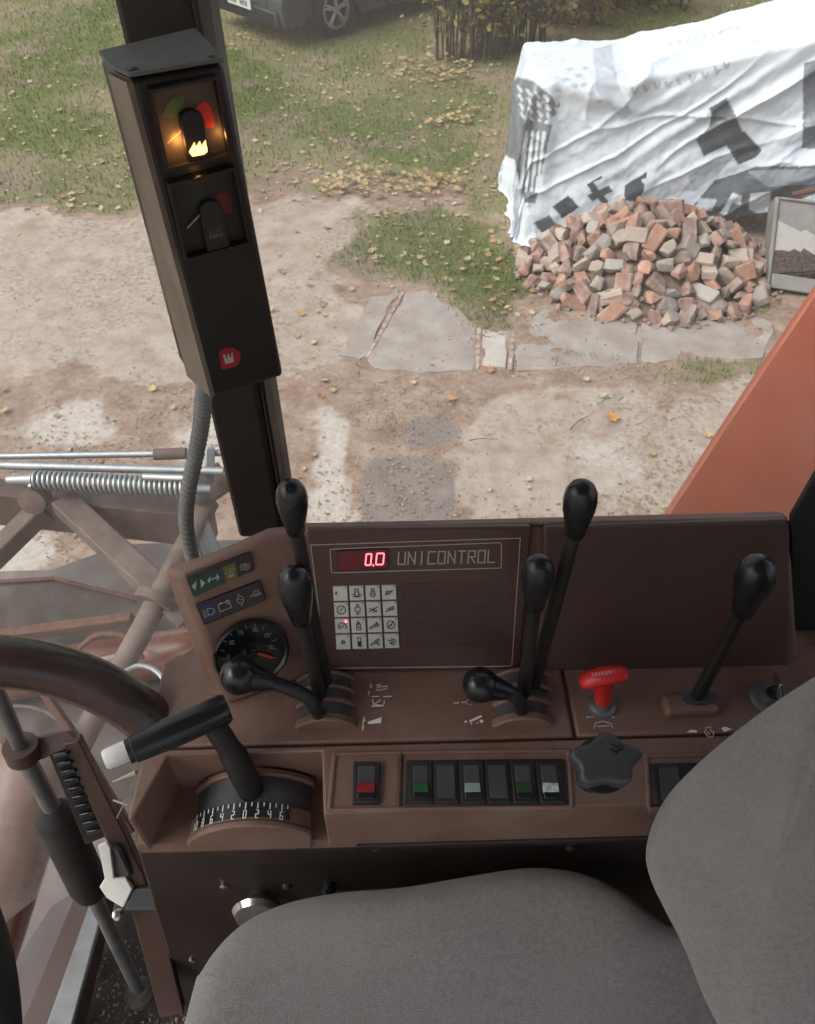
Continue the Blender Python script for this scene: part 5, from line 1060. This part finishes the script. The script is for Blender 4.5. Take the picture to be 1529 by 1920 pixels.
lever((1305, 1310), (1428, 1048), (1394, 1146), 35, 'lone black teardrop lever in front of the closed lid', rod=8)
def ball_lever(base, path, ball, rpx, h, label):
    b0 = onp(*base, SH, .006); t = thing('ball_lever', b0, label, 'lever', 'short ball levers'); P = [b0-Z3*.012]+[onp(x, y, SH, hh) for x, y, hh in path]; c = onp(ball[0], ball[1], SH, h); r_ = rpx*depth(c)/FPX
    MB().tube(catmull(P+[c], 6), .0068, 14).build('rod', 'rod_black', t, smooth=True); bm = bmesh.new(); bmesh.ops.create_uvsphere(bm, u_segments=32, v_segments=20, radius=r_)
    me_ = bpy.data.meshes.new('ball'); bm.to_mesh(me_); bm.free(); me_.materials.append(M['black']); me_.polygons.foreach_set('use_smooth', [True]*len(me_.polygons)); o = bpy.data.objects.new('ball', me_); col.objects.link(o); o.parent = t; o.location = Vector(c)-t.location
    dr = unit(P[-1]-c); MB().lathe(c, dr, [(r_*.5, r_*.8), (r_*1.1, r_*.62), (r_*1.55, .0085), (r_*1.75, .0075)], 20).build('collar', 'black', t, smooth=True)
ball_lever((604, 1342), [(594, 1330, .024), (575, 1306, .042), (535, 1288, .055), (498, 1276, .062)], (450, 1266), 37, .068, 'short bent black lever with round ball over the dial gauge')
ball_lever((980, 1338), [(977, 1325, .022), (968, 1308, .036), (948, 1296, .044)], (901, 1284), 34, .050, 'short bent black lever with round ball right of the pictograms')
# drive lever with cross grip and white button
b0 = qp(-1, vq(1478), -.004); gz = SHZ+.068
ga_, gb_, gm = onz(428, 1326, gz), onz(240, 1410, gz), onz(392, 1345, gz); gb2 = onz(196, 1426, gz)
dl = thing('drive_lever', b0, 'black drive lever with sideways cylindrical grip ending in a white button', 'lever')
MB().tube(catmull([b0-Z3*.01, b0+(gm-b0)*.5+np.array([.002, 0, 0]), gm], 5), [.0125]*6+[.0105]*5, 18).build('stalk', 'rod_black', dl, smooth=True)
d_ = ga_-gb_; Lg = np.linalg.norm(d_); u_ = d_/Lg
MB().lathe(gb_, u_, [(0, .0085), (0, .0105), (.004, .0108), (.005, .0120), (.030, .0132), (.034, .0138), (Lg-.004, .0138), (Lg, .0120), (Lg, .006)], 32).build('grip', 'black', dl, smooth=True)
MB().lathe(gb2, u_, [(0, .004), (.0, .0075), (.002, .0088), (.012, .0092), (.03, .0092)], 24).build('button', 'white_plastic', dl, smooth=True)
# red pull handle
rb0 = onp(1128, 1325, SH); rt = ony(1132, 1272, rb0[1]); t = thing('stop_handle', rb0, 'red plastic pull handle standing on the console above the star knob', 'handle')
MB().lathe(rb0, Z3, [(0, .014), (.004, .0135), (.006, .010), (.012, .009), (.012, .004)], 20).build('collar', 'steel_dull', t, smooth=True)
MB().tube([rb0+Z3*.008, rt], [.0080, .0095], 16).build('stem', 'red_plastic', t, smooth=True)
ha, hb = ony(1086, 1281, rb0[1]), ony(1180, 1262, rb0[1]); dh = unit(hb-ha); Lh = np.linalg.norm(hb-ha)
mb = MB(); rings = []; n_ = 16
for s_, rw, rh in ((0, .002, .002), (.04, .0065, .0045), (.15, .0085, .0062), (.35, .0092, .0075), (.5, .0094, .0078), (.65, .0092, .0075), (.85, .0085, .0062), (.96, .0065, .0045), (1, .002, .002)):
    c = ha+dh*Lh*s_+Z3*(.004*math.sin(math.pi*s_)); rings.append([c+ey*rw*math.cos(2*math.pi*k/n_)+np.cross(dh, ey)*rh*math.sin(2*math.pi*k/n_) for k in range(n_)])
mb.add([p_ for r_ in rings for p_ in r_], [(i*n_+k, i*n_+(k+1) % n_, (i+1)*n_+(k+1) % n_, (i+1)*n_+k) for i in range(8) for k in range(n_)]+[tuple(range(n_)), tuple(range(8*n_, 9*n_))])
crs = mb.build('crossbar', 'red_plastic', t, smooth=True, angle=80)
HP = (ony(1134, 1266, rb0[1])+unit(CAM-rt)*.0, unit(np.array([0, -.55, .83])))
HP = ((ha+hb)/2+Z3*.004+HP[1]*.0075, HP[1])
slab('grip_label', [(1110, 1262), (1153, 1254), (1156, 1263), (1112, 1271)], HP, mat('worn_red_label', (.55, .10, .10), .6, var=.2, nscale=200), crs, .002, .004, bevel=.0008)
strokes('label_lettering', [[(1118, 1263), (1118, 1267)], [(1124, 1262), (1124, 1266)], [(1130, 1261), (1131, 1265)], [(1137, 1260), (1138, 1264)], [(1143, 1259), (1146, 1262)]], HP, 2.2, mat('pale_lettering', (.6, .35, .33), .6), crs, .0026)
# star knob
SKP = (SH[0]+Z3*.045, unit(np.array([0, -.25, 1.0])))
t = thing('star_knob', onp(1138, 1470, SH), 'black five lobed star knob on the front edge of the console', 'knob')
cs_ = (1139, 1424); top_ = []
for k in range(60):
    a = 2*math.pi*k/60; lob = 1+.135*math.cos(5*(a+math.pi/2)); top_.append((cs_[0]+62*lob*math.cos(a), cs_[1]+47*lob*math.sin(a)))
slab('star_head', top_, SKP, 'slate', t, 0, .019, bevel=.004, seg=4, angle=60)
strokes('moulded_mark', [[(1148, 1396), (1162, 1402)], [(1152, 1410), (1168, 1404)], [(1146, 1404), (1158, 1412)], [(1160, 1394), (1170, 1400)]], SKP, 2.0, 'black', t, .0005)
pc = onp(1139, 1424, SKP); MB().lathe(pc-SKP[1]*.019, -SKP[1], [(0, .022), (.012, .020), (.03, .012), (.05, .012)], 28).build('hub', 'black_matt', t, smooth=True)
# ignition key
kp = onp(1440, 1312, SH); t = thing('ignition_key', kp, 'steel ignition lock with key half hidden by the seat back', 'key')
MB().lathe(kp, Z3, [(0, .019), (.004, .019), (.006, .016), (.006, .010), (.014, .010), (.014, .002)], 28).build('lock', 'steel_dull', t, smooth=True)
ka, kb = kp+Z3*.014+np.array([.002, 0, 0]), ony(1462, 1284, kp[1])+np.array([0, .005, 0]); bar('key_blade', ka, kb+(kb-ka)*.15, .020, .0026, 'chrome', t, up=np.array([1.0, 0, .4]), bevel=.0008)
MB().lathe(kp+Z3*.010, np.array([.3, -.3, 1]), [(0, .0075), (.010, .007), (.012, .003)], 16).build('key_grip', 'black', t, smooth=True)

# ================================================================== SEAT
def pillow(name, outline, n, prof, m, parent, sub=0, wr=.004, seed=0):
    P = closed(outline, 8); c = sum(P)/len(P); nP = len(P); V = []; n = unit(n)
    for s_, h in prof:
        for p_ in P:
            q = c+(p_-c)*s_+n*h; wv = mnoise.noise(Vector((q[0]*4, q[1]*11, q[2]*9))+Vector((seed, 0, 0)))*wr*1.3+mnoise.noise(Vector(q)*18+Vector((seed, 3, 0)))*wr*.35; V.append(q+n*wv)
    k = len(prof); V.append(c+n*prof[-1][1]); F_ = [(j*nP+i, j*nP+(i+1) % nP, (j+1)*nP+(i+1) % nP, (j+1)*nP+i) for j in range(k-1) for i in range(nP)]+[((k-1)*nP+i, (k-1)*nP+(i+1) % nP, k*nP) for i in range(nP)]
    o = MB().add(V, F_).build(name, m, parent, smooth=True, angle=180); ss = o.modifiers.new('subsurf', 'SUBSURF'); ss.levels = 1; ss.render_levels = 2; return o
seat = thing('driver_seat', (.0, .0, FLOORZ), 'grey velour driver seat with rounded cushion and backrest', 'seat')
CZ = 2.47
out_ = [onz(x, y, CZ) for x, y in ((338, 1920), (372, 1815), (440, 1735), (530, 1690), (640, 1668), (770, 1657), (890, 1637), (1000, 1624), (1095, 1636), (1175, 1672), (1260, 1730), (1420, 1800))]
x_r = out_[-1][0]; out_ += [np.array([x_r+.02, .05, CZ]), np.array([x_r, -.20, CZ]), np.array([.1, -.27, CZ]), np.array([-.15, -.25, CZ]), np.array([out_[0][0]-.03, -.14, CZ])]
pillow('cushion', out_, Z3, [(.90, -.14), (.97, -.10), (1.0, -.05), (1.005, -.025), (.995, -.004), (.97, .010), (.93, .020), (.86, .026), (.75, .024), (.6, .018), (.4, .013), (.2, .011)], 'fabric', seat, wr=.005)
bo = [(1690, 1150, .40), (1610, 1208, .43), (1529, 1266, .457), (1450, 1318, .50), (1372, 1376, .55), (1302, 1436, .60), (1250, 1492, .64), (1222, 1548, .67), (1212, 1600, .69), (1222, 1650, .70), (1246, 1704, .70), (1290, 1786, .69), (1345, 1905, .68), (1440, 2080, .66), (1800, 2250, .62), (2100, 1900, .52), (2100, 1300, .42), (1900, 1080, .38)]
pillow('backrest', [D(*q) for q in bo], (-.55, -.45, .55), [(.88, -.10), (.96, -.07), (1.0, -.03), (1.003, -.012), (.99, .004), (.96, .013), (.91, .019), (.82, .022), (.68, .020), (.5, .014), (.3, .010)], 'fabric', seat, wr=.006, seed=5)
MB().box((-.12, -.22, FLOORZ), (.22, .16, CZ-.14)).build('pedestal', 'black_matt', seat, bevel=.02)

# ================================================================== LOWER LEFT: rail, brake lever, gas strut
P = catmull([D(-150, 1232, .70), D(-40, 1238, .72), (D(60, 1247, .74)), D(150, 1272, .76), D(220, 1306, .775), D(275, 1345, .79), D(322, 1392, .80)], 10)
gr_ = MB().tube(P, .0245, 28).build('grab_rail', mat('rail_brown', (.055, .037, .031), .27, var=.1, nscale=20, bump=.15, bscale=500), None, smooth=True, angle=80); tag(gr_, 'thick curved dark brown rail arching in from the left of the console', 'rail')
st = thing('gas_strut', D(262, 1862, 1.28), 'black gas strut with thin rod slanting down at lower left', 'strut')
S = [D(-40, 1215, .80), D(42, 1408, .90), D(98, 1515, .97), D(176, 1680, 1.09), D(262, 1862, 1.26)]
MB().tube([S[0], S[1]], .0085, 14).build('upper_rod', 'steel_dull', st, smooth=True)
MB().tube([S[1], S[2]], .0105, 14).build('upper_rod', 'steel_dull', st, smooth=True)
dv = unit(S[3]-S[2]); MB().lathe(S[2]-dv*.002, dv, [(0, .012), (.012, .021), (.02, .025), (np.linalg.norm(S[3]-S[2])-.03, .025), (np.linalg.norm(S[3]-S[2])-.012, .022), (np.linalg.norm(S[3]-S[2]), .014)], 24).build('cylinder', 'black_matt', st, smooth=True)
MB().tube([S[3], S[4]], .0098, 14).build('piston_rod', 'steel_dull', st, smooth=True)
MB().lathe(S[1]-unit(S[1]-S[0])*.01, S[1]-S[0], [(0, .012), (0, .019), (.02, .019), (.024, .013)], 16).build('collar', 'brown_dark', st, smooth=True)
MB().lathe(S[4], unit(S[3]-S[4]), [(-.01, .022), (.004, .024), (.014, .016)], 18).build('foot', 'floor', st, smooth=True)
bl = thing('brake_lever', D(345, 1900, 1.05), 'brown ratchet lever with black teeth beside the gas strut', 'lever')
def plate(name, pix, m, parent, th_=.006, bevel=.0015):
    A = [D(*q) for q in pix]; n = unit(np.cross(A[1]-A[0], A[2]-A[0])); n = n if np.dot(n, CAM-A[0]) > 0 else -n
    return MB().prism(A, [a-n*th_ for a in A]).build(name, m, parent, bevel=bevel)
plate('lever_bar', [(118, 1396, .90), (148, 1390, .90), (232, 1560, .97), (296, 1700, 1.02), (345, 1900, 1.08), (300, 1910, 1.08), (250, 1720, 1.02), (205, 1590, .97)], 'brown_dark', bl, .014)
plate('top_link', [(30, 1408, .905), (60, 1385, .905), (128, 1372, .905), (150, 1390, .905), (118, 1408, .905), (60, 1432, .905)], 'brown_dark', bl, .012)
rk = plate('ratchet', [(90, 1412, .905), (122, 1402, .905), (202, 1568, .975), (160, 1585, .975)], 'black_matt', bl, .012)
for i in range(10):
    t_ = i/10; x_ = 93+t_*72; y_ = 1418+t_*160; d__ = .897+t_*.07
    plate('tooth', [(x_+4, y_-3, d__), (x_+32, y_-9, d__), (x_+35, y_-1, d__), (x_+7, y_+6, d__)], 'black', rk, .008, .0012)
plate('seal_strip', [(64, 1288, 1.0), (84, 1296, 1.0), (150, 1390, 1.0), (208, 1490, 1.02), (252, 1560, 1.04), (242, 1566, 1.04), (190, 1480, 1.02), (130, 1388, 1.0)], 'brown', cab, .012)
wp = plate('plastic_guide', [(183, 1586, .96), (200, 1578, .96), (206, 1590, .96), (214, 1646, .985), (236, 1644, .99), (248, 1668, .99), (231, 1703, 1.0), (200, 1684, 1.0), (186, 1664, .99), (196, 1648, .985), (188, 1606, .97)], 'white_plastic', bl, .008)
plate('dark_guide', [(206, 1582, .965), (222, 1600, .965), (245, 1644, .99), (216, 1645, .99)], 'slate', bl, .006)
plate('dark_guide', [(250, 1668, .995), (288, 1666, .995), (302, 1708, 1.0), (234, 1708, 1.0)], 'slate', bl, .006)
p = D(222, 1715, 1.0); MB().lathe(p, unit(CAM-p), [(-.005, .007), (.004, .007), (.006, .003)], 12).build('bolt', 'chrome', bl, smooth=True)
# straw and a scrap of foil caught beside the console
chaff = MB(); rs = random.Random(5)
for i in range(2):
    a = D(rs.uniform(196, 245), rs.uniform(1448, 1525), rs.uniform(.86, .9)); v = unit((rs.gauss(0, 1), rs.gauss(0, 1), rs.gauss(0, 1)))*rs.uniform(.005, .016); chaff.tube([a-v, a+v], rs.uniform(.0004, .0011), 5)
chaff.tube([D(212, 1466, .86), D(256, 1448, .85)], [.0008, .0026], 6)
o = chaff.build('straw', 'straw'); tag(o, 'wisps of straw caught between the ratchet lever and console', 'straw', kind='stuff')
clump = MB()
for i in range(500):
    x_, y_ = rs.uniform(180, 400), rs.uniform(1760, 1960); a = onz(x_, y_, FLOORZ+.002+rs.random()*.004); s_ = rs.uniform(.001, .0035); v = unit((rs.gauss(0, 1), rs.gauss(0, 1), rs.gauss(0, .3)))*s_; w_ = unit((rs.gauss(0, 1), rs.gauss(0, 1), rs.gauss(0, .3)))*s_*.5
    clump.add([a-v-w_, a+v-w_, a+v+w_, a-v+w_], [(0, 1, 2, 3)])
o = clump.build('floor_dirt', 'crumbs'); tag(o, 'dirt and chaff on the dark cab floor', 'dirt', kind='stuff')
